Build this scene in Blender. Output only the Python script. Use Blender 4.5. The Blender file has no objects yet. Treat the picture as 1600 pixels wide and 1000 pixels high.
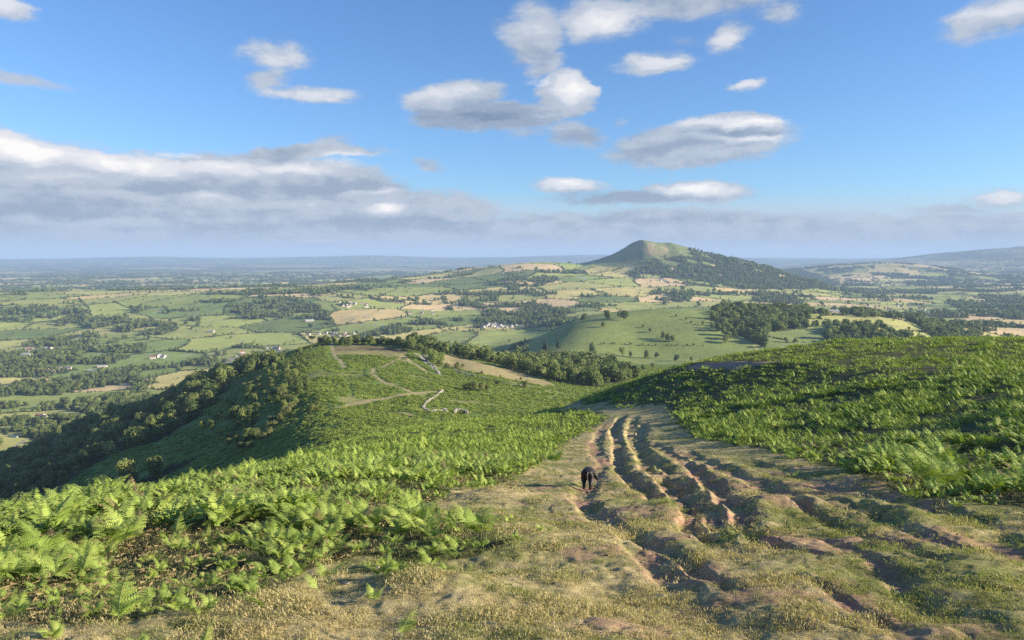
import bpy, math, random
import numpy as np
from math import radians, sin, cos, pi
random.seed(7)
RNG = np.random.default_rng(11)
scene = bpy.context.scene

# ------------------------------------------------------------ camera, sky, sun, exposure
F_PX = 1180.0                      # focal length measured in pixels of the 1600 px wide photograph
PITCH = math.atan((500 - 398) / F_PX)
CP, SP = cos(PITCH), sin(PITCH)
cam_data = bpy.data.cameras.new("camera")
cam_data.sensor_fit = 'HORIZONTAL'; cam_data.sensor_width = 36
cam_data.lens = 36 * F_PX / 1600
cam_data.clip_start = 0.1; cam_data.clip_end = 150000
cam = bpy.data.objects.new("camera", cam_data)
cam.rotation_euler = (pi / 2 - PITCH, 0, 0)
scene.collection.objects.link(cam); scene.camera = cam

SUN_AZ, SUN_EL = radians(99), radians(18)        # azimuth clockwise from the view direction (+Y)
scene.view_settings.view_transform = 'Standard'; scene.view_settings.look = 'None'
scene.view_settings.exposure = 1.2; scene.view_settings.gamma = 1
scene.cycles.use_denoising = False
scene.cycles.max_bounces = 6; scene.cycles.diffuse_bounces = 3; scene.cycles.transmission_bounces = 3
scene.cycles.volume_bounces = 0
scene.cycles.transparent_max_bounces = 4
scene.cycles.sample_clamp_indirect = 4

sl = bpy.data.lights.new("sun", 'SUN'); sl.energy = 5.0; sl.angle = radians(0.5); sl.color = (1.0, 0.86, 0.66)
so = bpy.data.objects.new("sun", sl); scene.collection.objects.link(so)
sd = (sin(SUN_AZ) * cos(SUN_EL), cos(SUN_AZ) * cos(SUN_EL), sin(SUN_EL))
from mathutils import Vector
so.rotation_euler = Vector(sd).to_track_quat('Z', 'Y').to_euler(); so.location = (300, -50, 150)

def px_dir(u, v):
    r = (u - 800) / F_PX; w = (500 - v) / F_PX
    return np.array([r, CP + w * SP, -SP + w * CP])

def ratio(v, u=800):
    d = px_dir(u, v); return d[2] / d[1]

def build_world():
    w = bpy.data.worlds.new("World"); scene.world = w; w.use_nodes = True
    nt = w.node_tree; N = nt.nodes; L = nt.links; N.clear()
    out = N.new('ShaderNodeOutputWorld'); bg = N.new('ShaderNodeBackground'); bg.inputs[1].default_value = 0.0535
    sky = N.new('ShaderNodeTexSky'); sky.sky_type = 'NISHITA'; sky.sun_disc = False
    sky.sun_elevation = SUN_EL; sky.sun_rotation = SUN_AZ
    sky.air_density = 1.0; sky.dust_density = 0.4; sky.ozone_density = 3.0; sky.altitude = 400
    tc = N.new('ShaderNodeTexCoord')
    sep = N.new('ShaderNodeSeparateXYZ'); L.new(tc.outputs['Generated'], sep.inputs[0])
    def M(op, a, b=None, c=None, clamp=False):
        n = N.new('ShaderNodeMath'); n.operation = op; n.use_clamp = clamp
        for i, q in enumerate((a, b, c)):
            if q is None: continue
            if isinstance(q, (int, float)): n.inputs[i].default_value = q
            else: L.new(q, n.inputs[i])
        return n.outputs[0]
    az = M('ARCTAN2', sep.outputs[0], sep.outputs[1]); el = M('ARCSINE', sep.outputs[2])
    pc = N.new('ShaderNodeCombineXYZ'); L.new(az, pc.inputs[0]); L.new(el, pc.inputs[1])
    def noise(scale_vec, scale, detail, rough, seed, src=None, dist=0.0):
        mp = N.new('ShaderNodeMapping'); mp.inputs['Scale'].default_value = scale_vec
        mp.inputs['Location'].default_value = (seed, seed * 1.7, seed * .3)
        L.new(src or pc.outputs[0], mp.inputs[0])
        n = N.new('ShaderNodeTexNoise'); n.inputs['Scale'].default_value = scale
        n.inputs['Detail'].default_value = detail; n.inputs['Roughness'].default_value = rough
        n.inputs['Distortion'].default_value = dist
        L.new(mp.outputs[0], n.inputs['Vector']); return n
    # domain warp so that outlines are ragged
    nw = noise((1, 2.0, 1), 9, 6, .6, 3.1)
    sub = N.new('ShaderNodeVectorMath'); sub.operation = 'SUBTRACT'; L.new(nw.outputs['Color'], sub.inputs[0]); sub.inputs[1].default_value = (.5, .5, .5)
    sc = N.new('ShaderNodeVectorMath'); sc.operation = 'MULTIPLY'; L.new(sub.outputs[0], sc.inputs[0]); sc.inputs[1].default_value = (.07, .030, 0)
    pw = N.new('ShaderNodeVectorMath'); pw.operation = 'ADD'; L.new(pc.outputs[0], pw.inputs[0]); L.new(sc.outputs[0], pw.inputs[1])
    nw2 = noise((1, 2.4, 1), 30, 5, .65, 9.1)
    sub2 = N.new('ShaderNodeVectorMath'); sub2.operation = 'SUBTRACT'; L.new(nw2.outputs['Color'], sub2.inputs[0]); sub2.inputs[1].default_value = (.5, .5, .5)
    sc2 = N.new('ShaderNodeVectorMath'); sc2.operation = 'MULTIPLY'; L.new(sub2.outputs[0], sc2.inputs[0]); sc2.inputs[1].default_value = (.026, .013, 0)
    pw2 = N.new('ShaderNodeVectorMath'); pw2.operation = 'ADD'; L.new(pw.outputs[0], pw2.inputs[0]); L.new(sc2.outputs[0], pw2.inputs[1])
    def azel(u, v):
        d = px_dir(u, v); n = math.sqrt(float((d * d).sum()))
        return math.atan2(d[0], d[1]), math.asin(d[2] / n)
    chain = [None]
    def blob(acc, u, v, ru, rv, wgt, rot=0.0, inner=0.0, src=None, op='MAXIMUM'):
        a, e = azel(u, v)
        mp = N.new('ShaderNodeMapping'); mp.vector_type = 'TEXTURE'
        mp.inputs['Location'].default_value = (a, e, 0)
        mp.inputs['Rotation'].default_value = (0, 0, radians(rot))
        mp.inputs['Scale'].default_value = (ru / F_PX, rv / F_PX, 1)
        prev = acc or chain[0]
        if prev is None: L.new(pw2.outputs[0], mp.inputs[0])
        else:                                   # evaluated one after another, which keeps the shader's stack small
            ma = N.new('ShaderNodeVectorMath'); ma.operation = 'MULTIPLY_ADD'; L.new(prev, ma.inputs[0]); ma.inputs[1].default_value = (1e-9, 1e-9, 1e-9); L.new(pw2.outputs[0], ma.inputs[2])
            L.new(ma.outputs[0], mp.inputs[0])
        ln = N.new('ShaderNodeVectorMath'); ln.operation = 'LENGTH'; L.new(mp.outputs[0], ln.inputs[0])
        mr = N.new('ShaderNodeMapRange'); mr.interpolation_type = 'SMOOTHSTEP'
        mr.inputs['From Min'].default_value = 1.0; mr.inputs['From Max'].default_value = inner
        mr.inputs['To Min'].default_value = 0; mr.inputs['To Max'].default_value = wgt
        L.new(ln.outputs['Value'], mr.inputs['Value'])
        chain[0] = mr.outputs[0] if acc is None else M(op, acc, mr.outputs[0])
        return chain[0]
    wave = noise((1, 5.5, 1), 7, 6, .55, 5.0)       # long drifts
    fine = noise((1, 1.8, 1), 26, 8, .62, 1.0)
    # --- opacity of the separate clouds
    A = None
    for b in [(440, 88, 78, 40, .75, -4), (430, 120, 60, 26, .62, 30), (490, 150, 125, 19, .72, -3),
              (705, 152, 118, 38, 1.05, 8, .3), (770, 182, 165, 32, 1.25, 3, .3), (888, 146, 62, 46, 1.3, 0, .4),
              (832, 52, 82, 72, .92, -12), (945, 30, 120, 52, 1.05, 6), (1080, 2, 250, 42, .8, 0), (1215, 18, 70, 34, .55, -20), (850, 100, 60, 40, .7, 20),
              (1022, 99, 82, 26, 1.0, 4), (1138, 60, 62, 38, .85, 12), (1070, 64, 50, 22, .4, 0), (1165, 132, 45, 13, .6, 0),
              (1085, 226, 185, 47, 1.15, 4, .25), (1150, 205, 100, 34, 1.1, -4, .2), (985, 242, 100, 32, .65, -6),
              (900, 206, 72, 32, .8, -12), (970, 190, 34, 18, .42, 20), (665, 255, 50, 20, .6, -14), (835, 205, 80, 16, .5, 4),
              (885, 288, 95, 22, 1.0, -3), (1080, 300, 125, 26, 1.1, 0, .2), (990, 308, 230, 22, .8, 0),
              (1560, 24, 110, 40, .85, 10), (1570, 308, 70, 24, .95, 0), (1500, 326, 120, 16, .6, 0),
              (18, 12, 60, 24, .8, -5), (40, 122, 100, 17, .5, -8), (1420, 90, 50, 14, .15, 0), (520, 222, 40, 18, .55, 6)]:
        A = blob(A, *b)
    # --- the big bank low on the left, with its tall top edge
    Bk = None
    for b in [(-120, 330, 420, 135, 1.5, 0, .4), (120, 320, 420, 100, 1.4, -2, .4), (420, 312, 300, 84, 1.35, -2, .35), (590, 352, 290, 78, 1.1, 0, .2), (1000, 366, 520, 56, .85, 0, .2), (1500, 366, 420, 44, .7, 0, .2), (250, 372, 800, 62, 1.1, 0, .4), (470, 240, 190, 20, .9, 3)]:
        Bk = blob(Bk, *b)
    fz = M('SUBTRACT', fine.outputs['Fac'], .5); wz = M('SUBTRACT', wave.outputs['Fac'], .5)
    rag = M('ADD', M('MULTIPLY', fz, .85), M('MULTIPLY', wz, .8))
    def step(x, a, b):
        mr = N.new('ShaderNodeMapRange'); mr.interpolation_type = 'SMOOTHSTEP'; mr.inputs['From Min'].default_value = a; mr.inputs['From Max'].default_value = b
        L.new(x, mr.inputs['Value']); return mr.outputs[0]
    # noise only works where there is a blob
    def ragged(x, a, b): return step(M('ADD', x, M('MULTIPLY', rag, step(x, 0.0, .5))), a, b)
    alA = ragged(A, .12, .66); alB = ragged(Bk, .14, .52)
    # --- thin veil near the horizon, all round
    veil = step(el, radians(4.9), radians(1.7))
    veilR = M('MULTIPLY', M('ADD', M('MULTIPLY', veil, .92), M('MULTIPLY', M('MULTIPLY', wz, veil), 1.3)), 1.0, clamp=True)
    # --- light and dark inside the clouds
    Lt = None
    for b in [(690, 142, 130, 26, .55, 8), (895, 138, 62, 36, 1.0, 0), (840, 128, 80, 14, .5, 0), (950, 36, 90, 36, .75, 0), (825, 40, 60, 40, .35, 0), (1025, 96, 80, 20, .65, 4), (1142, 64, 60, 26, .6, 0),
              (1170, 194, 80, 12, 1.0, -2), (1180, 218, 70, 9, .8, -3), (1110, 192, 90, 10, .6, 0), (1100, 240, 150, 12, .3, 5), (885, 284, 80, 18, .85, 0), (1090, 296, 90, 17, 1.1, 0), (1570, 304, 60, 18, .8, 0),
              (55, 234, 130, 30, 1.0, -6), (190, 252, 150, 26, .95, -6), (20, 225, 80, 30, .9, 0), (330, 262, 110, 22, .75, 4), (262, 244, 60, 12, .8, 0), (455, 262, 110, 14, .8, 0), (540, 250, 90, 18, .6, 2), (600, 326, 60, 12, .8, 0), (60, 275, 160, 18, .45, 0), (250, 308, 160, 10, .25, -1), (450, 318, 120, 9, .25, 2), (130, 345, 200, 10, .2, 0), (500, 378, 60, 6, .5, 0), (760, 380, 90, 5, .4, 0), (590, 300, 70, 7, .5, 6),
              (440, 90, 80, 34, .4, 0), (490, 150, 120, 14, .45, 0), (1560, 16, 90, 20, .5, 0), (1165, 131, 40, 12, .5, 0), (330, 310, 90, 10, .4, 0), (20, 10, 60, 20, .5, 0)]:
        Lt = blob(Lt, *b)
    Dk = None
    for b in [(745, 186, 150, 22, 1.0, 6), (680, 184, 70, 16, .9, 0), (830, 190, 70, 14, .5, 0), (820, 82, 60, 26, .4, 0), (1060, 238, 150, 22, .6, 4), (1150, 209, 90, 7, .55, -3), (980, 308, 200, 16, .7, 0), (900, 212, 60, 16, .4, 0),
              (200, 292, 330, 24, .4, -2), (520, 292, 150, 18, .6, 0), (60, 330, 330, 30, .4, 0), (600, 350, 280, 18, .4, 0), (250, 350, 300, 14, .35, 0)]:
        Dk = blob(Dk, *b)
    lum = M('ADD', M('SUBTRACT', M('ADD', .40, M('MULTIPLY', Lt, .60)), M('MULTIPLY', Dk, .33)), M('MULTIPLY', M('ADD', fz, M('MULTIPLY', wz, .7)), .55))
    ramp = N.new('ShaderNodeValToRGB'); L.new(lum, ramp.inputs[0])
    cr = ramp.color_ramp; cr.interpolation = 'EASE'
    cols = [(0.0, (1.6, 2.2, 3.3)), (.25, (2.7, 3.3, 4.3)), (.5, (4.3, 4.8, 5.6)), (.75, (6.4, 6.5, 6.9)), (1.0, (8.6, 8.3, 8.0))]
    sc_ = 1 / 8.0
    while len(cr.elements) < len(cols): cr.elements.new(.5)
    for e, (p, c) in zip(cr.elements, cols):
        e.position = p; e.color = (c[0] * sc_, c[1] * sc_, c[2] * sc_, 1)
    gain = N.new('ShaderNodeVectorMath'); gain.operation = 'SCALE'; gain.inputs['Scale'].default_value = 8.0; L.new(ramp.outputs[0], gain.inputs[0])
    # keep the bank bluish and dim towards the horizon
    def mix(f, a, b):
        m = N.new('ShaderNodeMix'); m.data_type = 'RGBA'
        if isinstance(f, (int, float)): m.inputs[0].default_value = f
        else: L.new(f, m.inputs[0])
        for i, q in ((6, a), (7, b)):
            if isinstance(q, tuple): m.inputs[i].default_value = (*q, 1)
            else: L.new(q, m.inputs[i])
        return m.outputs[2]
    tint = N.new('ShaderNodeVectorMath'); tint.operation = 'MULTIPLY'; L.new(sky.outputs[0], tint.inputs[0]); tint.inputs[1].default_value = SKY_TINT
    sk = mix(veilR, tint.outputs[0], VEIL)
    low = step(el, radians(2.6), radians(.1))
    bankc = mix(M('MULTIPLY', low, .75), gain.outputs[0], (3.2, 3.8, 5.2))
    c1 = mix(M('MULTIPLY', alB, M('SUBTRACT', 1.0, M('MULTIPLY', low, .35))), sk, bankc)
    c2 = mix(M('MULTIPLY', alA, .94), c1, gain.outputs[0])
    L.new(c2, bg.inputs[0]); L.new(bg.outputs[0], out.inputs[0])
SKY_TINT = (0.97, 1.25, 1.60)
VEIL = (4.6, 5.2, 6.2)
HAZE_D = 5.2e-5; HAZE_C = (0.46, 0.66, 0.95, 1)      # the air of the haze box at the end of the script
build_world()
w_ = scene.world
try: w_.cycles.sampling_method = 'NONE'
except Exception: pass

# ------------------------------------------------------------ numeric helpers
def _hash(ix, iy, seed):
    h = (ix.astype(np.int64) * 374761393 + iy.astype(np.int64) * 668265263 + seed * 1442695041) & 0xffffffff
    h = ((h ^ (h >> 13)) * 1274126177) & 0xffffffff
    h = ((h ^ (h >> 16)) * 2246822519) & 0xffffffff
    h ^= h >> 15
    return (h & 0xffffff) / float(0xffffff)

def vnoise(x, y, seed=0):
    xi = np.floor(x); yi = np.floor(y); fx = x - xi; fy = y - yi
    fx = fx * fx * fx * (fx * (fx * 6 - 15) + 10); fy = fy * fy * fy * (fy * (fy * 6 - 15) + 10)
    a = _hash(xi, yi, seed); b = _hash(xi + 1, yi, seed); c = _hash(xi, yi + 1, seed); d = _hash(xi + 1, yi + 1, seed)
    return ((a * (1 - fx) + b * fx) * (1 - fy) + (c * (1 - fx) + d * fx) * fy) * 2 - 1

def fbm(x, y, scale, octv=4, seed=0, rough=.5):
    x = np.asarray(x, float) / scale; y = np.asarray(y, float) / scale
    s = 0; a = 1; t = 0
    for k in range(octv):
        s = s + a * vnoise(x * 2 ** k + 13.7 * k, y * 2 ** k - 7.1 * k, seed + k * 17); t += a; a *= rough
    return s / t

def sstep(x, a, b):
    t = np.clip((x - a) / (b - a), 0, 1); return t * t * (3 - 2 * t)

def pchip(xk, yk, x):
    xk = np.asarray(xk, float); yk = np.asarray(yk, float)
    h = np.diff(xk); dl = np.diff(yk) / h
    m = np.zeros_like(yk); m[0] = dl[0]; m[-1] = dl[-1]
    for i in range(1, len(xk) - 1):
        if dl[i - 1] * dl[i] > 0:
            w1 = 2 * h[i] + h[i - 1]; w2 = h[i] + 2 * h[i - 1]
            m[i] = (w1 + w2) / (w1 / dl[i - 1] + w2 / dl[i])
    x = np.clip(x, xk[0], xk[-1])
    i = np.clip(np.searchsorted(xk, x, side='right') - 1, 0, len(xk) - 2)
    t = (x - xk[i]) / h[i]
    return ((1 + 2 * t) * (1 - t) ** 2 * yk[i] + t * (1 - t) ** 2 * h[i] * m[i] + t * t * (3 - 2 * t) * yk[i + 1] + t * t * (t - 1) * h[i] * m[i + 1])

def project(x, y, z):
    dep = y * CP - z * SP
    dep = np.where(np.abs(dep) < .05, .05, dep)
    return 800 + F_PX * x / dep, 500 - F_PX * (y * SP + z * CP) / dep, dep

def seg_dist(x, y, pts):
    """distance to a polyline and how far along it (0..1)"""
    best = np.full(x.shape, 1e9); along = np.zeros(x.shape)
    pts = np.asarray(pts, float); n = len(pts) - 1
    for i in range(n):
        ax, ay = pts[i][:2]; bx, by = pts[i + 1][:2]
        dx, dy = bx - ax, by - ay; l2 = dx * dx + dy * dy + 1e-12
        t = np.clip(((x - ax) * dx + (y - ay) * dy) / l2, 0, 1)
        d = np.hypot(x - ax - t * dx, y - ay - t * dy)
        k = d < best; best = np.where(k, d, best); along = np.where(k, (i + t) / n, along)
    return best, along

def in_poly(u, v, poly):
    inside = np.zeros(u.shape, bool); n = len(poly)
    for i in range(n):
        x1, y1 = poly[i]; x2, y2 = poly[(i + 1) % n]
        if y1 == y2: continue
        c = ((y1 > v) != (y2 > v)) & (u < (x2 - x1) * (v - y1) / (y2 - y1) + x1)
        inside ^= c
    return inside

# ------------------------------------------------------------ the lie of the land
COL_U = [-150, 0, 200, 400, 560, 700, 820, 900, 1000, 1100, 1250, 1400, 1550, 1750]
KY = [300, 700, 1000, 1300, 1500, 1700, 2100, 2600, 3200, 4000, 4800, 5500, 7000, 9500, 14000, 20000, 27000, 34000, 46000]
BASE = {
 -150: [-330, -328, -325, -325, -325, -325, -322, -305, -270, -215, -235, -280, -305, -305, -290, -262, -260, -300, -400],
 0:    [-330, -328, -325, -325, -325, -325, -323, -314, -280, -212, -240, -285, -305, -305, -290, -262, -260, -300, -400],
 200:  [-330, -325, -322, -322, -322, -322, -320, -306, -270, -208, -235, -280, -300, -305, -290, -262, -260, -300, -400],
 400:  [-320, -318, -318, -318, -318, -318, -314, -300, -248, -188, -205, -265, -300, -305, -290, -260, -260, -300, -400],
 560:  [-200, -250, -290, -300, -305, -308, -308, -290, -236, -182, -175, -215, -290, -300, -290, -260, -260, -300, -400],
 700:  [-110, -120, -160, -220, -250, -270, -295, -292, -250, -193, -150, -132, -230, -300, -290, -260, -260, -300, -400],
 820:  [-105, -115, -145, -182, -192, -202, -246, -280, -248, -184, -112, -70, -190, -290, -290, -260, -260, -300, -400],
 900:  [-105, -118, -148, -172, -156, -146, -190, -240, -228, -176, -122, -68, -190, -290, -290, -260, -260, -300, -400],
 1000: [-105, -120, -152, -180, -150, -126, -172, -228, -232, -184, -140, -105, -200, -290, -290, -260, -260, -300, -400],
 1100: [-105, -122, -155, -178, -146, -125, -162, -218, -236, -194, -168, -150, -230, -290, -285, -260, -260, -300, -400],
 1250: [-105, -124, -158, -176, -156, -146, -166, -222, -248, -236, -225, -235, -275, -280, -280, -260, -260, -300, -400],
 1400: [-105, -126, -160, -182, -166, -160, -178, -226, -258, -262, -262, -268, -275, -270, -270, -260, -260, -300, -400],
 1550: [-105, -128, -165, -192, -198, -204, -220, -240, -264, -272, -272, -275, -278, -265, -250, -250, -260, -300, -400],
 1750: [-105, -130, -170, -200, -210, -220, -235, -250, -268, -275, -275, -275, -278, -265, -250, -250, -260, -300, -400]}
COL_A = [math.atan((u - 800) / F_PX) for u in COL_U]
def base_land(x, y):
    r = np.hypot(x, y); az = np.arctan2(x, y); azc = np.clip(az, COL_A[0], COL_A[-1])
    ye = np.clip(r * np.cos(azc), KY[0], KY[-1]); ly = np.log(ye); lk = np.log(KY)
    cols = np.stack([pchip(lk, BASE[u], ly) for u in COL_U])
    i = np.clip(np.searchsorted(COL_A, azc, side='right') - 1, 0, len(COL_A) - 2)
    A = np.array(COL_A); t = (azc - A[i]) / (A[i + 1] - A[i])
    k = np.arange(len(x))
    p1 = cols[i, k]; p2 = cols[i + 1, k]; p0 = cols[np.maximum(i - 1, 0), k]; p3 = cols[np.minimum(i + 2, len(A) - 1), k]
    h = A[i + 1] - A[i]; h0 = np.where(i > 0, A[i] - A[np.maximum(i - 1, 0)], h); h2 = np.where(i < len(A) - 2, A[np.minimum(i + 2, len(A) - 1)] - A[i + 1], h)
    m1 = (p2 - p0) / (h + h0); m2 = (p3 - p1) / (h + h2)
    z = (1 + 2 * t) * (1 - t) ** 2 * p1 + t * (1 - t) ** 2 * h * m1 + t * t * (3 - 2 * t) * p2 + t * t * (t - 1) * h * m2
    return z

def silh(us, vs, d):
    return [(u - 800) / F_PX * d for u in us], [ratio(v) * d for v in vs]
SK = silh([860, 920, 940, 960, 978, 990, 1000, 1012, 1030, 1045, 1060, 1078, 1100, 1130, 1160, 1200, 1240, 1290], [425, 411, 405, 397, 386, 378, 375, 377, 381, 380, 384, 390, 396, 402, 409, 419, 433, 452], 5500)
RH = silh([1330, 1400, 1440, 1480, 1500, 1540, 1590, 1700, 1850, 2000, 2300], [418, 409, 406, 402, 397, 391, 387, 378, 385, 398, 415], 14000)
LH = silh([1200, 1260, 1300, 1340, 1380, 1420, 1460, 1520], [432, 421, 416, 413, 411, 412, 418, 430], 9500)
MH = silh([-900, -300, 0, 100, 240, 300, 400, 500, 580, 620, 700, 800, 850, 940, 1050, 1180, 1300, 1600, 2000, 2600], [404, 404, 405, 404, 401, 403, 403, 401, 399, 400, 403, 402, 400, 398, 401, 403, 404, 403, 402, 404], 26000)
PATHY = [-300, -60, 0, 5, 18, 50, 90, 110, 130, 150, 180, 250, 386, 500, 650, 800, 880, 950, 1050, 1200, 1500, 2500]
PATHZ = [66, 13, -1.5, -2.65, -5.7, -13.0, -19.8, -23.5, -27.5, -34, -44, -62, -80, -86, -93, -98, -101, -112, -135, -185, -290, -520]
XCY = [-100, 0, 60, 100, 200, 280, 386, 500, 650, 850, 1000, 1400]
XCX = [10, 0, -2, -8, -30, -54, -86, -128, -166, -205, -235, -300]
def upland(x, y):
    zc = pchip(PATHY, PATHZ, y); xc = pchip(XCY, XCX, y); t = x - xc
    w = np.interp(y, [0, 100, 200, 400], [35, 40, 26, 16]); S = np.interp(y, [-50, 0, 120, 250, 400, 900], [.3, .5, .50, .48, .42, .38])
    left = -S * (np.sqrt(t * t + w * w) - w)
    # right side: bank near the camera, gentle fall further off
    k = np.interp(y, [-60, 0, 40, 80, 100, 130, 155, 190, 230], [.02, .10, .22, .27, .32, .38, .34, .10, 0])
    x0 = np.interp(y, [0, 20, 60, 90, 130, 160], [6, 9, 12, 13, 6, 0])
    q = x - x0; sp = np.where(q > 30, q, 3.0 * np.log1p(np.exp(np.clip(q / 3.0, -20, 20))))
    sp = sp - np.maximum(0, sp - 24) * .6 - np.maximum(0, sp - 50) * .3
    g = np.interp(y, [180, 260, 400, 600, 900], [.0, .05, .06, .10, .22])
    bank = k * sp
    tr = np.maximum(0, t - np.interp(y, [200, 400, 650, 850], [20, 40, 60, 95]))
    right = -g * tr - np.interp(y, [150, 260, 900], [0, .00012, .0004]) * tr ** 2 - .012 * np.maximum(0, t)
    bank = bank - .085 * np.maximum(0, 12 - x) * sstep(y, 45, 90) * (1 - sstep(y, 130, 190)) * (x > -200)
    return zc + bank + np.where(t < 0, left, right)

def smax(a, b, k):
    h = np.clip(.5 + .5 * (a - b) / k, 0, 1); return b * (1 - h) + a * h + k * h * (1 - h)

def land(x, y):
    """smooth land: no ruts, no tussocks"""
    x = np.asarray(x, float); y = np.asarray(y, float)
    r = np.hypot(x, y)
    b = base_land(x, y)
    far = sstep(r, 1200, 2600)
    b = b + far * (fbm(x, y, 900, 3, 5) * 16 * (1 - .6 * sstep(r, 12000, 24000))) + sstep(r, 900, 1600) * fbm(x, y, 260, 3, 9) * 5
    for (sx, sz), d, wn, wf, amp in ((SK, 5500, 560, 700, 13), (LH, 9500, 1200, 1500, 6), (RH, 14000, 2600, 4000, 18), (MH, 26000, 3600, 5000, 20)):
        s = np.interp(x, sx, sz) + (fbm(x, y, d * .03, 5, 21, .6) * amp)
        g = np.where(y < d, np.exp(-((y - d) / wn) ** 2), np.exp(-((y - d) / wf) ** 2))
        g = np.where(r > d * .3, g, 0)
        ed = np.where((x > sx[0]) & (x < sx[-1]), 1.0, 0.0)
        b = b + np.maximum(0, s - b) * g * ed
    u_ = upland(x, y)
    u_ = u_ + sstep(r, 150, 500) * fbm(x, y, 60, 4, 31) * 3.0 + sstep(r, 60, 160) * fbm(x, y, 22, 3, 33) * .7
    u_ = np.where(r > 2600, -900, u_)
    # gullies on the steep shaded flank
    xc = pchip(XCY, XCX, y); t = x - xc
    fl = sstep(-t, 20, 120) * sstep(y, 200, 350)
    u_ = u_ + fl * fbm(x * .35, y, 34, 4, 41) * 7
    return smax(u_, b, np.interp(r, [0, 150, 600], [.5, 4, 18]))

def hit(u, v, lo=2.0, hi=200.0, n=1500):
    """the ground point behind a pixel of the photograph, first crossing between two distances"""
    d = px_dir(u, v); d = d / d[1]
    t = np.geomspace(lo, hi, n); z = land(d[0] * t, t); f = d[2] * t - z
    i = np.where(f < 0)[0]; i = i[0] if len(i) else n - 1
    return np.array([d[0] * t[i], t[i], z[i]])

RUTS = [  # pixels, width m, depth m, bare earth
 ([(958, 652), (935, 678), (928, 700), (945, 722), (925, 745), (905, 775), (935, 805), (968, 828), (1000, 865), (1055, 905), (1085, 950)], .34, .20, 1.0),
 ([(975, 648), (960, 668), (965, 690), (968, 715), (970, 738), (990, 752), (1018, 768), (1032, 785)], .30, .50, .7),
 ([(990, 650), (985, 680), (1003, 712), (1012, 738), (1040, 752), (1072, 790), (1092, 835), (1140, 872)], .30, .50, .4),
 ([(1005, 655), (1000, 690), (1042, 735), (1082, 772), (1108, 800), (1140, 835), (1190, 858), (1240, 885)], .30, .42, .35),
 ([(1015, 690), (1060, 715), (1120, 762), (1145, 790), (1180, 838), (1240, 870), (1290, 885)], .30, .34, .9),
 ([(1060, 700), (1130, 735), (1200, 762), (1260, 782), (1330, 800), (1430, 818)], .34, .22, .6),
 ([(1150, 720), (1280, 757), (1400, 790), (1490, 812), (1600, 868), (1700, 920)], .55, .26, .3),
 ([(1180, 770), (1260, 800), (1330, 835), (1410, 860), (1500, 900)], .22, .2, .7),
 ([(1330, 790), (1420, 835), (1520, 870)], .22, .16, .5),
 ([(1225, 905), (1300, 935), (1400, 980)], .16, .12, .6),
 ([(985, 840), (1050, 868), (1110, 905), (1150, 935)], .22, .26, .3),
 ([(1290, 845), (1340, 870), (1400, 905), (1440, 960)], .25, .12, .8)]
RUTW = []
for pts, w, dp, bare in RUTS:
    RUTW.append(([hit(u, v) for u, v in pts], w, dp, bare))
MOUNDS = []
for (u, v, rad, h) in [(770, 775, .75, .16), (735, 772, .35, -.12), (700, 925, .55, .13), (560, 915, .42, -.17), (620, 905, .4, .08), (830, 735, 1.2, .18), (1010, 800, .5, .10), (1100, 775, .5, .12), (1200, 795, .6, .14),
                       (1120, 850, .4, .10), (1290, 790, .7, .10), (1420, 815, .8, .16), (1500, 830, .7, .14), (1370, 905, .3, -.08), (1450, 955, .3, -.08), (790, 870, .5, .06), (900, 900, .8, .05), (1040, 745, .6, .12),
                       (1060, 735, .7, .12), (1000, 715, .8, .12), (760, 800, .5, .08), (880, 830, .4, -.06), (1250, 880, .4, .07), (450, 975, .4, .05), (1540, 900, .6, .08), (1180, 930, .5, .05)]:
    p = hit(u, v); MOUNDS.append((p[0], p[1], rad, h))

def relief(x, y):
    """ruts, mounds and tussocks of the near ground; returns height and bareness"""
    x = np.asarray(x, float); y = np.asarray(y, float)
    r = np.hypot(x, y); dz = np.zeros(x.shape); bare = np.zeros(x.shape)
    near = (r < 150) & (y > -5)
    if near.any():
        X, Y = x[near], y[near]; R = r[near]
        wx = X + fbm(X, Y, 1.4, 3, 51) * .10; wy = Y + fbm(X, Y, 1.4, 3, 52) * .10
        h = np.zeros(X.shape); b = np.zeros(X.shape)
        for pts, w, dp, ba in RUTW:
            d, al = seg_dist(wx, wy, [p[:2] for p in pts])
            ww = w * np.interp(R, [6, 12, 20, 45], [.46, .56, .75, .95]) * (1 + .35 * fbm(X, Y, 1.7, 2, 60)) * (1 + R * .012)
            fade = sstep(al, 0, .06) * (1 - sstep(al, .88, 1)) if dp > .1 else 1
            fl = np.clip(1.25 - d / ww, 0, 1); fl = np.clip(fl * 1.25, 0, 1); fl = fl * fl * (3 - 2 * fl)
            h -= dp * .62 * np.interp(R, [6, 12, 22], [.6, .75, 1]) * fl * fade * (.75 + .5 * fbm(X, Y, 2.3, 2, 61))
            h += dp * .07 * np.exp(-((d - 1.9 * ww) / (.7 * ww)) ** 2) * fade
            b = np.maximum(b, ba * np.exp(-(d / (1.25 * ww)) ** 2) * fade)
        h = np.maximum(h, -.30)
        for mx, my, rad, hh in MOUNDS:
            h += hh * np.exp(-((X - mx) ** 2 + (Y - my) ** 2) / rad ** 2)
        turfy = 1 - sstep(R, 60, 120)
        h += turfy * (fbm(X, Y, 1.3, 4, 71) * .055 + np.abs(fbm(X, Y, .42, 3, 72)) * .05 + fbm(X, Y, .11, 2, 73) * .012 * (R < 22) + fbm(X, Y, 4.5, 2, 74) * .10)
        # stepped cow-paths across the slope
        h += turfy * .05 * np.sin((Y * .9 + X * .5 + fbm(X, Y, 3, 2, 75) * 3.2))
        dz[near] = h; bare[near] = b
    return dz, bare

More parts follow.
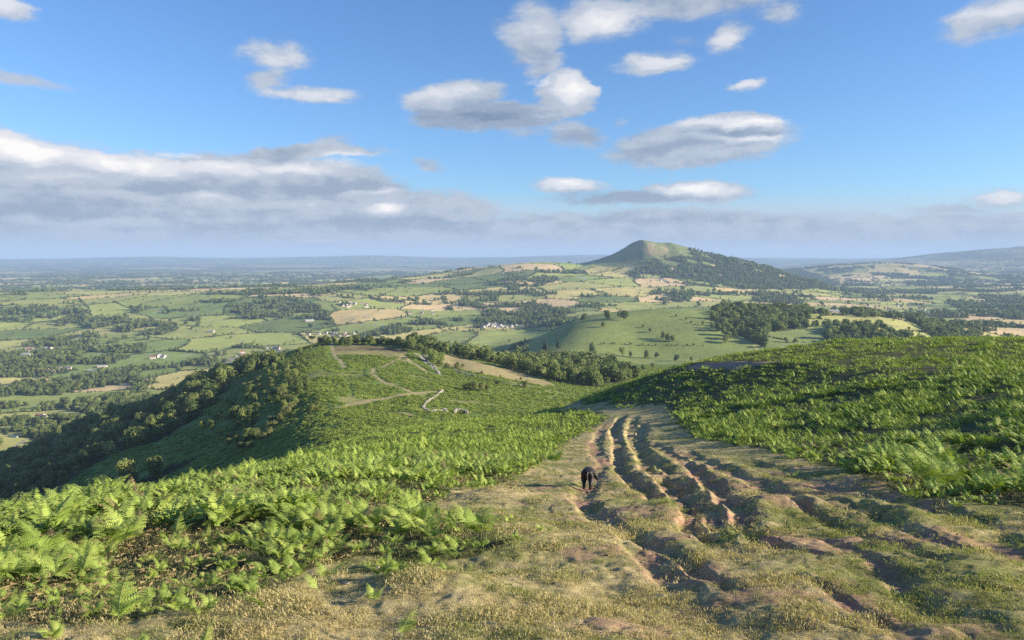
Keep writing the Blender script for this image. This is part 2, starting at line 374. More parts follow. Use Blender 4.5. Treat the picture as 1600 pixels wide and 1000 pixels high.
def H(x, y):
    x = np.atleast_1d(np.asarray(x, float)); y = np.atleast_1d(np.asarray(y, float))
    return land(x, y) + relief(x, y)[0]

# ------------------------------------------------------------ fields
def fields(x, y, cell=290.0, seed=101):
    r = np.hypot(x, y)
    ang = .45; xr = x * cos(ang) + y * sin(ang); yr = -x * sin(ang) + y * cos(ang)
    xr = xr + fbm(x, y, 520, 2, 111) * 150; yr = yr + fbm(x, y, 520, 2, 112) * 150
    gx = xr / (cell * 1.25); gy = yr / cell
    ix = np.floor(gx); iy = np.floor(gy)
    d1 = np.full(x.shape, 1e9); d2 = d1.copy(); cid = np.zeros(x.shape); p1x = d1.copy(); p1y = d1.copy(); p2x = d1.copy(); p2y = d1.copy()
    for ox in (-1, 0, 1):
        for oy in (-1, 0, 1):
            cx = ix + ox; cy = iy + oy
            px = cx + .5 + (_hash(cx, cy, seed) - .5) * .78; py = cy + .5 + (_hash(cx, cy, seed + 1) - .5) * .78
            d = (gx - px) ** 2 + (gy - py) ** 2
            k1 = d < d1; k2 = (~k1) & (d < d2)
            d2 = np.where(k1, d1, np.where(k2, d, d2)); p2x = np.where(k1, p1x, np.where(k2, px, p2x)); p2y = np.where(k1, p1y, np.where(k2, py, p2y))
            d1 = np.where(k1, d, d1); p1x = np.where(k1, px, p1x); p1y = np.where(k1, py, p1y)
            cid = np.where(k1, _hash(cx, cy, seed + 2), cid)
    L_ = np.hypot(p2x - p1x, p2y - p1y) + 1e-9
    edge = (d2 - d1) / (2 * L_) * cell * 1.1
    return cid, edge

WOODS = [  # outlines on the photograph (projected on to the land when the scene is made)
 [(985, 430), (1005, 418), (1012, 404), (1035, 400), (1070, 398), (1095, 392), (1160, 398), (1250, 420), (1310, 440), (1290, 452), (1160, 452), (1090, 440), (1020, 430), (990, 436)],
 [(1105, 497), (1130, 482), (1200, 478), (1262, 484), (1262, 512), (1200, 520), (1196, 545), (1150, 520)],
 [(1285, 520), (1310, 508), (1420, 530), (1480, 550), (1380, 552), (1300, 545)],
 [(1420, 500), (1460, 505), (1530, 525), (1560, 545), (1520, 545), (1460, 528)],
 [(560, 528), (600, 512), (660, 500), (760, 498), (860, 500), (905, 505), (860, 512), (760, 512), (660, 520)],
 [(690, 462), (760, 470), (830, 470), (900, 490), (860, 500), (770, 495), (700, 488)],
 [(760, 440), (800, 432), (880, 436), (840, 448), (780, 456)],
 [(1010, 462), (1030, 452), (1090, 455), (1080, 468), (1040, 476)],
 [(0, 488), (60, 478), (140, 484), (150, 500), (90, 510), (0, 500)],
 [(100, 500), (200, 494), (290, 510), (240, 526), (150, 515)],
 [(190, 478), (260, 480), (270, 490), (220, 492)], [(60, 530), (150, 520), (230, 548), (180, 566), (60, 590), (0, 590), (0, 560)],
 [(0, 600), (60, 596), (140, 600), (330, 560), (360, 566), (260, 590), (200, 620), (180, 650), (90, 640), (0, 650)],
 [(120, 655), (230, 620), (330, 600), (300, 640), (0, 760), (0, 655)],
 [(440, 460), (500, 480), (520, 500), (470, 500), (420, 480), (400, 460)],
 [(310, 460), (440, 452), (560, 447), (600, 452), (440, 462)], [(820, 480), (880, 492), (905, 505), (880, 505), (810, 498)],
 [(1190, 465), (1260, 470), (1250, 476), (1170, 470)], [(1480, 470), (1600, 480), (1600, 500), (1500, 490)], [(1280, 480), (1360, 488), (1440, 500), (1330, 492)]]
DOME = [(815, 560), (835, 528), (900, 488), (1000, 482), (1090, 478), (1160, 500), (1180, 545), (1200, 575), (1000, 575), (830, 580)]
OPEN_GREEN = [(1200, 520), (1300, 508), (1380, 545), (1380, 560), (1180, 560), (1190, 530)]
OPEN_R = [(1385, 500), (1410, 498), (1500, 545), (1400, 545)]
STRIP_PX = [(694, 552), (740, 564), (800, 578), (864, 598), (852, 604), (800, 594), (740, 582), (690, 568)]
CLEAR = [[(0, 640), (60, 632), (60, 650), (0, 660)], [(95, 615), (200, 598), (215, 612), (110, 632)], [(225, 578), (330, 570), (300, 588), (200, 596)], [(270, 530), (360, 536), (300, 560), (270, 555)],
         [(705, 478), (740, 480), (770, 492), (715, 495)], [(0, 680), (40, 672), (30, 690), (0, 695)], [(70, 690), (110, 684), (100, 698)]]

# ------------------------------------------------------------ materials
def new_mat(name):
    m = bpy.data.materials.new(name); m.use_nodes = True
    nt = m.node_tree; b = nt.nodes['Principled BSDF']
    return m, nt, b
def nmath(nt, op, a, b=None):
    n = nt.nodes.new('ShaderNodeMath'); n.operation = op
    for i, q in enumerate((a, b)):
        if q is None: continue
        if isinstance(q, (int, float)): n.inputs[i].default_value = q
        else: nt.links.new(q, n.inputs[i])
    return n.outputs[0]
def nnoise(nt, scale, detail=5, rough=.6, src=None):
    n = nt.nodes.new('ShaderNodeTexNoise'); n.inputs['Scale'].default_value = scale; n.inputs['Detail'].default_value = detail; n.inputs['Roughness'].default_value = rough
    if src is None:
        g = nt.nodes.new('ShaderNodeNewGeometry'); src = g.outputs['Position']
    nt.links.new(src, n.inputs['Vector']); return n.outputs['Fac']
def nmix(nt, f, a, b, mode='MIX'):
    m = nt.nodes.new('ShaderNodeMix'); m.data_type = 'RGBA'; m.blend_type = mode
    if isinstance(f, (int, float)): m.inputs[0].default_value = f
    else: nt.links.new(f, m.inputs[0])
    for i, q in ((6, a), (7, b)):
        if isinstance(q, tuple): m.inputs[i].default_value = (*q[:3], 1)
        else: nt.links.new(q, m.inputs[i])
    return m.outputs[2]
def nrange(nt, x, a, b, c=0, d=1):
    m = nt.nodes.new('ShaderNodeMapRange'); nt.links.new(x, m.inputs[0]); m.inputs[1].default_value = a; m.inputs[2].default_value = b; m.inputs[3].default_value = c; m.inputs[4].default_value = d
    return m.outputs[0]

def ground_mat(name, s1, s2, amp1, amp2, bump, bdist):
    """albedo from the 'albedo' attribute (field, turf, path, earth), broken up by procedural noise"""
    m, nt, b = new_mat(name)
    at = nt.nodes.new('ShaderNodeAttribute'); at.attribute_name = 'albedo'
    n1 = nnoise(nt, s1, 6, .65); n2 = nnoise(nt, s2, 6, .7)
    k = nmath(nt, 'ADD', nrange(nt, n1, .3, .7, 1 - amp1, 1 + amp1), nrange(nt, n2, .3, .7, -amp2, amp2))
    vm = nt.nodes.new('ShaderNodeVectorMath'); vm.operation = 'SCALE'; nt.links.new(at.outputs['Color'], vm.inputs[0]); nt.links.new(k, vm.inputs['Scale'])
    nt.links.new(vm.outputs[0], b.inputs['Base Color']); b.inputs['Roughness'].default_value = .95; b.inputs['Specular IOR Level'].default_value = .15
    if bump:
        bp = nt.nodes.new('ShaderNodeBump'); bp.inputs['Strength'].default_value = bump; bp.inputs['Distance'].default_value = bdist
        nt.links.new(n2, bp.inputs['Height']); nt.links.new(bp.outputs[0], b.inputs['Normal'])
    return m
MAT_G = ground_mat('turf', 6, 55, .30, .35, .8, .03)
MAT_R = ground_mat('hill_bracken', .25, 2.0, .25, .25, .9, .5)
MAT_V = ground_mat('farmland', .012, .08, .16, .12, .5, 2)
MAT_F = ground_mat('far_land', .0015, .01, .25, .2, 0, 0)

def leaf_mat(name, c1, c2, scale=.9, trans=.35, rnd=.35, inst=True, nz=3.0):
    m, nt, b = new_mat(name)
    oi = nt.nodes.new('ShaderNodeObjectInfo')
    n = nnoise(nt, nz, 3, .6)
    f = nmath(nt, 'ADD', nmath(nt, 'MULTIPLY', oi.outputs['Random'], rnd), nrange(nt, n, .3, .7, 0, 1 - rnd))
    col = nmix(nt, f, c1, c2)
    nt.links.new(col, b.inputs['Base Color']); b.inputs['Roughness'].default_value = .62; b.inputs['Specular IOR Level'].default_value = .3
    tr = nt.nodes.new('ShaderNodeBsdfTranslucent')
    tc = nmix(nt, 1.0, col, (1.15, 1.25, .55), 'MULTIPLY'); nt.links.new(tc, tr.inputs[0])
    mx = nt.nodes.new('ShaderNodeMixShader'); mx.inputs[0].default_value = trans
    nt.links.new(b.outputs[0], mx.inputs[1]); nt.links.new(tr.outputs[0], mx.inputs[2])
    nt.links.new(mx.outputs[0], nt.nodes['Material Output'].inputs[0])
    return m
MAT_FERN = leaf_mat('bracken_leaf', (.17, .27, .04), (.42, .50, .12), trans=.25, rnd=.45, nz=1.3)
MAT_FERN_MID = leaf_mat('bracken_leaf_deep', (.13, .22, .028), (.40, .48, .10), trans=.2, rnd=.4, nz=.5)
MAT_FERN_FAR = leaf_mat('bracken_carpet', (.14, .21, .032), (.34, .39, .08), trans=.25, rnd=.5, nz=.06)
MAT_STEM = new_mat('fern_stem')[0]; MAT_STEM.node_tree.nodes['Principled BSDF'].inputs['Base Color'].default_value = (.22, .26, .09, 1)
MAT_TREE = leaf_mat('broadleaf', (.06, .105, .026), (.20, .24, .065), trans=.25, rnd=.7, nz=.25)
MAT_TREE_L = leaf_mat('pale_broadleaf', (.12, .16, .04), (.28, .32, .10), trans=.25, rnd=.7, nz=.25)
MAT_TREE2 = leaf_mat('hawthorn', (.11, .14, .04), (.22, .23, .085), trans=.25, rnd=.6, nz=.5)
MAT_CON = leaf_mat('conifer_needles', (.022, .045, .016), (.05, .075, .024), trans=.1, rnd=.6, nz=.3)
MAT_HEDGE = leaf_mat('hedge_leaf', (.04, .07, .02), (.085, .12, .035), trans=.2, rnd=.7, nz=.05)
MAT_GRASSA = leaf_mat('dry_grass', (.34, .285, .13), (.48, .42, .22), trans=.3, rnd=.6, nz=4)
MAT_GRASSB = leaf_mat('green_grass', (.17, .20, .065), (.32, .32, .12), trans=.3, rnd=.6, nz=4)
def plain(name, col, rough=.8, var=.25, sc=3.0, spec=.3):
    m, nt, b = new_mat(name); n = nnoise(nt, sc, 5, .6)
    k = nrange(nt, n, .3, .7, 1 - var, 1 + var)
    vm = nt.nodes.new('ShaderNodeVectorMath'); vm.operation = 'SCALE'; vm.inputs[0].default_value = col; nt.links.new(k, vm.inputs['Scale'])
    nt.links.new(vm.outputs[0], b.inputs['Base Color']); b.inputs['Roughness'].default_value = rough; b.inputs['Specular IOR Level'].default_value = spec
    return m
MAT_LITTER = plain('dead_bracken', (.20, .155, .075), .9, .35, 8)
MAT_BARK = plain('bark', (.10, .085, .065), .9)
MAT_STONE = plain('stone', (.37, .34, .29), .9, .3, 1.2)
MAT_WALLW = plain('white_render', (.52, .49, .44), .8, .08, .3)
MAT_WALLT = plain('stone_render', (.50, .42, .34), .85, .15, .5)
MAT_ROOFG = plain('slate', (.13, .13, .15), .7, .2, .5)
MAT_ROOFR = plain('clay_tile', (.30, .15, .10), .85, .2, .5)
MAT_ROOFW = plain('sheet_roof', (.45, .45, .44), .5, .1, .3)
MAT_GLASS = plain('window_glass', (.05, .06, .07), .2, .1, 1, .5)
MAT_FUR = plain('black_fur', (.012, .011, .012), .55, .3, 60, .4)

# ------------------------------------------------------------ object helpers
col = scene.collection
def mesh_np(name, V, Q, mats, attr=None, smooth=True, midx=None):
    me = bpy.data.meshes.new(name)
    V = np.asarray(V, np.float32); Q = np.asarray(Q, np.int32); k = Q.shape[1]
    me.vertices.add(len(V)); me.vertices.foreach_set('co', V.ravel())
    me.loops.add(Q.size); me.loops.foreach_set('vertex_index', Q.ravel())
    me.polygons.add(len(Q)); me.polygons.foreach_set('loop_start', np.arange(0, Q.size, k, dtype=np.int32))
    me.polygons.foreach_set('use_smooth', np.full(len(Q), smooth))
    for m in mats: me.materials.append(m)
    if midx is not None: me.polygons.foreach_set('material_index', np.asarray(midx, np.int32))
    if attr is not None:
        a = me.attributes.new('albedo', 'FLOAT_COLOR', 'POINT')
        c = np.ones((len(V), 4), np.float32); c[:, :3] = attr; a.data.foreach_set('color', c.ravel())
    me.update(calc_edges=True); me.validate()
    return me
class MB:
    """collects polygons of mixed size with a material index"""
    def __init__(s): s.V = []; s.F = []; s.M = []
    def add(s, verts, faces, m=0):
        o = len(s.V); s.V.extend([tuple(v) for v in verts]); s.F.extend([tuple(i + o for i in f) for f in faces]); s.M.extend([m] * len(faces))
    def box(s, c, d, m=0, rz=0.0):
        ca, sa = cos(rz), sin(rz); vs = []
        for z in (-1, 1):
            for x, y in ((-1, -1), (1, -1), (1, 1), (-1, 1)):
                px, py = x * d[0] / 2, y * d[1] / 2
                vs.append((c[0] + px * ca - py * sa, c[1] + px * sa + py * ca, c[2] + z * d[2] / 2))
        s.add(vs, [(0, 3, 2, 1), (4, 5, 6, 7), (0, 1, 5, 4), (1, 2, 6, 5), (2, 3, 7, 6), (3, 0, 4, 7)], m)
    def tube(s, pts, radii, n=6, m=0):
        rings = []
        for i, p in enumerate(pts):
            a = Vector(pts[max(i - 1, 0)]); b = Vector(pts[min(i + 1, len(pts) - 1)]); d = (b - a).normalized()
            q = d.to_track_quat('Z', 'Y')
            rings.append([Vector(p) + q @ Vector((cos(2 * pi * k / n) * radii[i], sin(2 * pi * k / n) * radii[i], 0)) for k in range(n)])
        vs = [v for r_ in rings for v in r_]
        fs = [(i * n + k, i * n + (k + 1) % n, (i + 1) * n + (k + 1) % n, (i + 1) * n + k) for i in range(len(pts) - 1) for k in range(n)]
        fs.append(tuple(range((len(pts) - 1) * n, len(pts) * n)))
        s.add(vs, fs, m)
    def mesh(s, name, mats, smooth=False):
        me = bpy.data.meshes.new(name); me.from_pydata(s.V, [], s.F)
        for m in mats: me.materials.append(m)
        me.polygons.foreach_set('material_index', s.M); me.polygons.foreach_set('use_smooth', [smooth] * len(s.F)); me.update()
        return me
def link(name, me, parent=None, loc=None):
    o = bpy.data.objects.new(name, me); col.objects.link(o)
    if parent is not None: o.parent = parent
    if loc is not None: o.location = loc
    return o
def tag(o, label=None, cat=None, group=None, kind=None):
    if label: o['label'] = label
    if cat: o['category'] = cat
    if group: o['group'] = group
    if kind: o['kind'] = kind
    return o
_pc = [0]
def scatter(name, protos, P, rot, scl, idx, label, group=None, cat=None):
    """many uncountable small things as ONE object: the meshes set on points by geometry nodes"""
    _pc[0] += 1
    c = bpy.data.collections.new('source_%02d' % _pc[0])
    for i, me in enumerate(protos):
        c.objects.link(bpy.data.objects.new('source_%02d_%02d' % (_pc[0], i), me))
    me = bpy.data.meshes.new(name); me.vertices.add(len(P)); me.vertices.foreach_set('co', np.asarray(P, np.float32).ravel())
    a = me.attributes.new('rot', 'FLOAT_VECTOR', 'POINT'); a.data.foreach_set('vector', np.asarray(rot, np.float32).ravel())
    a = me.attributes.new('scl', 'FLOAT_VECTOR', 'POINT'); a.data.foreach_set('vector', np.asarray(scl, np.float32).ravel())
    a = me.attributes.new('idx', 'INT', 'POINT'); a.data.foreach_set('value', np.asarray(idx, np.int32))
    ng = bpy.data.node_groups.new(name + '_scatter', 'GeometryNodeTree')
    ng.interface.new_socket('Geometry', in_out='INPUT', socket_type='NodeSocketGeometry'); ng.interface.new_socket('Geometry', in_out='OUTPUT', socket_type='NodeSocketGeometry')
    N = ng.nodes; gi = N.new('NodeGroupInput'); go = N.new('NodeGroupOutput')
    ci = N.new('GeometryNodeCollectionInfo'); ci.inputs['Collection'].default_value = c; ci.inputs['Separate Children'].default_value = True; ci.inputs['Reset Children'].default_value = True
    ip = N.new('GeometryNodeInstanceOnPoints'); ip.inputs['Pick Instance'].default_value = True
    def na(nm, t):
        n = N.new('GeometryNodeInputNamedAttribute'); n.data_type = t; n.inputs['Name'].default_value = nm; return n.outputs['Attribute']
    ng.links.new(gi.outputs[0], ip.inputs['Points']); ng.links.new(ci.outputs[0], ip.inputs['Instance'])
    ng.links.new(na('idx', 'INT'), ip.inputs['Instance Index']); ng.links.new(na('rot', 'FLOAT_VECTOR'), ip.inputs['Rotation']); ng.links.new(na('scl', 'FLOAT_VECTOR'), ip.inputs['Scale'])
    ng.links.new(ip.outputs[0], go.inputs[0])
    o = link(name, me); md = o.modifiers.new('scatter', 'NODES'); md.node_group = ng
    tag(o, label, cat, group, 'stuff'); return o

# ------------------------------------------------------------ ground mesh
EX = scene.get('quick', 0)
az_in = np.linspace(radians(-37.5), radians(37.5), 1120)
az_out = np.radians(np.concatenate([np.linspace(38.2, 60, 24), np.linspace(63, 180, 36)]))
AZ = np.concatenate([-az_out[::-1], az_in, az_out])
def geo(a, b, s): return np.geomspace(a, b, max(2, int(math.log(b / a) / s)), endpoint=False)
RR = np.concatenate([geo(.5, 3, .03), geo(3, 130, .0046), geo(130, 1100, .0062), geo(1100, 9000, .008), geo(9000, 46000, .018), [46000]])
nA, nR = len(AZ), len(RR)
GX = (RR[:, None] * np.sin(AZ)[None]).ravel(); GY = (RR[:, None] * np.cos(AZ)[None]).ravel()
GZ = np.empty(GX.shape); GB = np.empty(GX.shape)
for s in range(0, len(GX), 200000):
    e = s + 200000
    dz, b_ = relief(GX[s:e], GY[s:e]); GZ[s:e] = land(GX[s:e], GY[s:e]) + dz; GB[s:e] = b_
GR = np.hypot(GX, GY)
# running horizon for visibility tests
ELV = np.maximum.accumulate((GZ / GR).reshape(nR, nA), axis=0)
def visible(x, y, z, slack=0.0):
    r = np.hypot(x, y); a = np.arctan2(x, y)
    j = np.clip(np.searchsorted(AZ, a), 0, nA - 1); i = np.clip(np.searchsorted(RR, r * .985) - 1, 0, nR - 1)
    return z / r >= ELV[i, j] - slack

def pixel_poly_mask(U, V_, polys, X, Y, jit=3.0):
    du = fbm(X, Y, 40, 3, 201) * jit; dv = fbm(X, Y, 40, 3, 202) * jit * .5
    m = np.zeros(U.shape, bool)
    for p in polys: m |= in_poly(U + du, V_ + dv, p)
    return m

TURF = [(-300, 1400), (-300, 975), (0, 968), (90, 975), (210, 968), (300, 940), (420, 925), (480, 890), (560, 872), (650, 880), (740, 868), (790, 845), (740, 818), (680, 800), (690, 786), (700, 762), (760, 758), (800, 748), (850, 722), (880, 692), (945, 658),
        (940, 645), (880, 640), (800, 634), (860, 622), (900, 628), (960, 632), (1040, 634), (1052, 655), (1085, 680), (1180, 700), (1250, 718), (1330, 738), (1400, 768), (1540, 790), (1600, 798), (1900, 850), (1900, 1400)]
# rows of the photograph taken at bracken height would lie behind the plants: the edge is on the ground
HWOOD = lambda x, y, r: fbm(x * .6, y, 210, 4, 301, .6) + .25 * fbm(x, y, 60, 2, 302)

def wood_mask(x, y, z, U, V_, r):
    m = pixel_poly_mask(U, V_, WOODS, x, y, np.clip(16000 / r, 3, 12)) & (r > 1250) & ((fbm(x, y, 95, 3, 306) < .12) | ((r > 4700) & (U > 925) & (U < 1260)))
    gen = (HWOOD(x, y, r) > np.interp(r, [1300, 2500, 5000, 9000, 20000], [.40, .40, .32, .14, .06])) & (r > 1300)
    op = pixel_poly_mask(U, V_, [DOME, OPEN_GREEN, OPEN_R] , x, y, 2) & (r < 2100)
    cl = pixel_poly_mask(U, V_, CLEAR, x, y, 2)
    sk = (r > 4700) & (r < 6300) & (U > 925) & (U < 1260) & (V_ < 440)
    du = fbm(x, y, 160, 4, 308, .6) * 16; m2 = in_poly(U + du, V_ + du * .4, WOODS[0]) & (r > 4700) & (fbm(x, y, 70, 3, 309) < np.interp(V_, [398, 420], [.05, .5]))
    w = (m & ~sk) | m2 | (gen & ~sk)
    w &= ~op & ~cl
    w |= pixel_poly_mask(U, V_, [WOODS[1], WOODS[2], WOODS[3]], x, y, 4) & (r > 1250) & (r < 2300)
    # the foot of the shaded flank is wooded
    xc = pchip(XCY, XCX, y); t = x - xc
    fl = (t < 0) & (y > 150) & (r < 1700) & (z < -138 + 50 * fbm(x, y, 90, 3, 305)) & (z > -318) & ~cl
    w |= fl
    # the wood on the near right slope, behind the strip field
    nr = pixel_poly_mask(U, V_, [[(640, 548), (690, 552), (760, 566), (866, 596), (930, 606), (1000, 590), (900, 560), (820, 540), (640, 525)]], x, y, 3) & (r > 560) & (r < 1300) & (fbm(x, y, 45, 3, 307) < .14)
    w |= nr
    return w

PAL = np.array([1.5, 1.38, 1.25]) * np.array([(.19, .235, .065), (.24, .285, .08), (.14, .20, .055), (.27, .285, .10), (.35, .33, .13), (.38, .32, .15), (.42, .34, .19), (.22, .25, .075), (.105, .15, .045), (.20, .25, .07)])
def palette(cid, r, U):
    k = (cid * 997) % 1
    # the right-hand plain and the far plain are paler and drier
    q = np.clip(.30 * sstep(U, 1050, 1400) + .12 * sstep(r, 5000, 9000), 0, .5)
    order = np.array([0, 9, 2, 1, 8, 7, 3, 4, 5, 6]); kk = np.clip((k ** (1 - q) * 10).astype(int), 0, 9)
    return PAL[order[kk]]

def paint():
    U, V_, D = project(GX, GY, GZ); U = np.where(D > .1, U, -9999)
    C = np.zeros((len(GX), 3)); M_ = np.zeros(len(GX), np.int8)
    # --- near hilltop
    n = GR < 175
    x, y, u, v, b = GX[n], GY[n], U[n], V_[n], GB[n]
    g = sstep(fbm(x, y, 1.6, 4, 401) + .55 * fbm(x, y, .35, 3, 402) + .35 * fbm(x, y, 7, 2, 404), -.28, .42)
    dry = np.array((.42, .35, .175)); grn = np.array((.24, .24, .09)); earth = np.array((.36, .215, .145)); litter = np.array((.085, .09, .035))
    c = dry * (1 - g[:, None]) + grn * g[:, None]
    tuft = sstep(fbm(x, y, .18, 2, 405), .1, .6)[:, None]; c = c * (1 - .25 * tuft)
    patch = sstep(u, 600, 900) * sstep(fbm(x, y, .9, 4, 403) + .25 * sstep(u, 880, 1000) * sstep(v, 700, 760) - .12, .18, .34) * sstep(v, 690, 760)
    bb = np.clip(b * sstep(fbm(x, y, .8, 3, 406), -.35, .2) + .6 * patch, 0, 1)[:, None]
    c = c * (1 - bb) + earth * bb
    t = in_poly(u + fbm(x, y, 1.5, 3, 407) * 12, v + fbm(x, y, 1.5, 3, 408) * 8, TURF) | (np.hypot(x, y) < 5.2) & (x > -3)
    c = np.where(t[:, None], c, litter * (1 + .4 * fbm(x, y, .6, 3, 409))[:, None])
    # bare eroded bank on the right-hand crest
    bk, _ = seg_dist(x, y, [p[:2] for p in BANK]); s = sstep(bk + fbm(x, y, 1.5, 3, 410) * .8, 2.2, 1.0)[:, None]
    c = c * (1 - s) + np.array((.33, .23, .16)) * s
    C[n] = c
    # --- the ridge
    n = (GR >= 175) & (GR < 1250)
    x, y, z, u, v, r = GX[n], GY[n], GZ[n], U[n], V_[n], GR[n]
    g = sstep(fbm(x, y, 45, 4, 421), -.5, .5)[:, None]
    c = np.array((.10, .165, .034)) * (1 - g) + np.array((.15, .21, .05)) * g
    tan = np.array((.30, .26, .12)); grey = np.array((.36, .34, .31))
    rg = (r > 200)
    s = (sstep(fbm(x, y, 30, 4, 422) + .15 * fbm(x, y, 6, 2, 423), .38, .55) * .6)[:, None]; s = s * sstep(x - pchip(XCY, XCX, y), -30, 10)[:, None]; c = c * (1 - s) + tan * s
    nr = y > 600
    band = nr & in_poly(u + fbm(x, y, 20, 2, 424) * 3, v, [(523, 541), (560, 539), (610, 541), (640, 548), (632, 552), (590, 548), (523, 549)]) 
    c[band] = np.array((.17, .145, .07)) * (1 + .5 * fbm(x, y, 14, 3, 426))[band][:, None]
    band = nr & in_poly(u + fbm(x, y, 20, 2, 424) * 3, v, [(523, 549), (590, 548), (640, 553), (632, 558), (580, 554), (523, 554)])
    c[band] = (.27, .25, .10)
    for pts, w, cc in RIDGE_PATHS:
        d, _ = seg_dist(x + fbm(x, y, 9, 2, 425) * 1.5, y, [p[:2] for p in pts]); s = sstep(d, w * 1.25, w * .6)[:, None]
        c = c * (1 - s) + np.array(cc) * s
    st = nr & in_poly(u, v, STRIP_PX) & (y > 480); c[st] = (.33, .28, .13)
    wd = wood_mask(x, y, z, u, v, r); c[wd] = (.04, .055, .022)
    C[n] = c
    # --- farmland and beyond
    n = GR >= 1250
    x, y, z, u, v, r = GX[n], GY[n], GZ[n], U[n], V_[n], GR[n]
    cid, edge = fields(x, y)
    c = palette(cid, r, u) * (1 + .10 * fbm(x, y, 60, 3, 431))[:, None]
    st = (fbm(x * .25, y, 30, 2, 437)) * (((cid * 57) % 1) > .7); c = c * (1 + .12 * st)[:, None]
    dm = in_poly(u, v, DOME) & (r < 2000); c[dm] = np.array((.21, .255, .075)) * (1 + .14 * fbm(x, y, 70, 3, 432) + .08 * fbm(x, y, 12, 2, 436))[dm][:, None]
    og = (in_poly(u, v, OPEN_GREEN)) & (r < 2100); c[og] = (.21, .26, .085)
    lane = np.abs(fbm(x, y, 640, 2, 433)) < .0035; c[lane & (r < 6000) & ~dm & ~og] = (.30, .28, .22)
    hd = (edge < np.maximum(2.4, r * .0008)) & ~dm & ~og; c[hd] = (.045, .065, .025)
    w = wood_mask(x, y, z, u, v, r); c[w] = np.array((.035, .055, .022))
    # the bald top of the far hill: heather, rough grass and the landslip scar
    sk = (r > 4900) & (r < 6200) & (u > 930) & (u < 1180) & (z > -75 + 25 * fbm(x, y, 120, 2, 434)) & ~w
    gg = fbm(x, y, 160, 4, 435)[:, None]
    c = np.where(sk[:, None], np.array((.16, .19, .06)) * (1 - .35 * gg), c)
    scar = in_poly(u + fbm(x, y, 60, 3, 438) * 4, v + fbm(x, y, 60, 3, 439) * 3, [(1004, 379), (1012, 378), (1030, 381), (1046, 388), (1036, 398), (1014, 400), (1004, 392)]) & (r > 5000) & (r < 6000)
    sm = (scar * sstep(fbm(x, y * .5, 28, 4, 440), -.25, .25) * .8)[:, None]; c = c * (1 - sm) + np.array((.34, .24, .15)) * sm
    # very far: woods blur with fields
    ff = sstep(r, 9000, 16000)[:, None]; nz = sstep(fbm(x, y, 1400, 5, 441, .65), 0, .35)[:, None]
    c = c * (1 - ff * .75) + ff * .75 * (np.array((.02, .035, .025)) * (1 - nz) + np.array((.26, .26, .14)) * nz * (1 - .75 * sstep(r, 17000, 24000)[:, None]))
    C[n] = c
    U_, V__ = U, V_
    return C

RIDGE_PATHS = []
def rp(pts, w, c=(.34, .28, .15), lo=210, hi=1100): RIDGE_PATHS.append(([hit(u, v, lo, hi) for u, v in pts], w, c))
rp([(530, 636), (570, 628), (610, 621), (650, 614), (692, 612)], 2.6)
rp([(600, 645), (625, 645), (645, 650)], 1.6)
rp([(631, 556), (605, 570), (583, 577), (579, 584), (592, 592), (612, 602), (640, 612)], 1.5)
rp([(632, 556), (650, 570), (668, 582), (700, 590)], 1.6)
rp([(519, 532), (519, 545), (524, 558), (534, 566), (536, 574)], 2.2, (.30, .27, .14))
rp([(570, 578), (569, 588), (582, 596)], .8, (.05, .08, .025))
rp([(650, 552), (664, 563), (674, 571), (683, 580), (687, 586)], 1.7, (.42, .40, .36))
rp([(545, 600), (550, 612), (549, 620)], .7, (.05, .08, .025))
BANK = [hit(u, v, 60, 160) for u, v in ((1085, 572), (1120, 570), (1160, 572), (1200, 566))]
GC = paint()
idx = np.arange(nR * nA).reshape(nR, nA)
def ring(name, lo, hi, mat, label, extra=None):
    i0 = np.searchsorted(RR, lo); i1 = min(np.searchsorted(RR, hi), nR - 1)
    sub = idx[i0:i1 + 1]
    a = sub[:-1, :-1].ravel(); b = sub[:-1, 1:].ravel(); c = sub[1:, 1:].ravel(); d = sub[1:, :-1].ravel()
    seam = np.stack([sub[:-1, -1], sub[:-1, 0], sub[1:, 0], sub[1:, -1]], 1)
    Q = np.concatenate([np.stack([a, b, c, d], 1), seam])[:, ::-1]
    base = i0 * nA
    k = slice(base, (i1 + 1) * nA)
    Vv = np.stack([GX[k], GY[k], GZ[k]], 1); o = link(name, mesh_np(name, Vv, Q - base, [mat], GC[k]))
    tag(o, label, kind='structure'); return o
def ring_parts(): pass
g0 = ring('ground', .5, 175, MAT_G, 'dry turf hilltop with deep worn ruts running down it')
g1 = ring('ridge', 175, 1250, MAT_R, 'long bracken covered spur with narrow paths and a shaded left flank')
g2 = ring('valley', 1250, 4900, MAT_V, 'patchwork of green and straw coloured fields')
g3 = ring('hill', 4900, 7000, MAT_V, 'isolated hill with a bare summit and wooded flank, and the land at its foot')
g4 = ring('plain', 7000, 46000, MAT_F, 'far hazy plain and long low hills on the horizon')
cap = MB(); n_ = 24
cz = float(H(0, .5)[0])
cap.add([(0, 0, -1.5)] + [(.62 * sin(2 * pi * k / n_), .62 * cos(2 * pi * k / n_), float(H(.62 * sin(2 * pi * k / n_), .62 * cos(2 * pi * k / n_))[0])) for k in range(n_)], [(0, 1 + (k + 1) % n_, 1 + k) for k in range(n_)])
cm = cap.mesh('ground_underfoot', [MAT_G]); a_ = cm.attributes.new('albedo', 'FLOAT_COLOR', 'POINT'); a_.data.foreach_set('color', [.3, .25, .12, 1] * (n_ + 1))
oc = link('ground_underfoot', cm); tag(oc, 'dry turf underfoot', kind='structure')

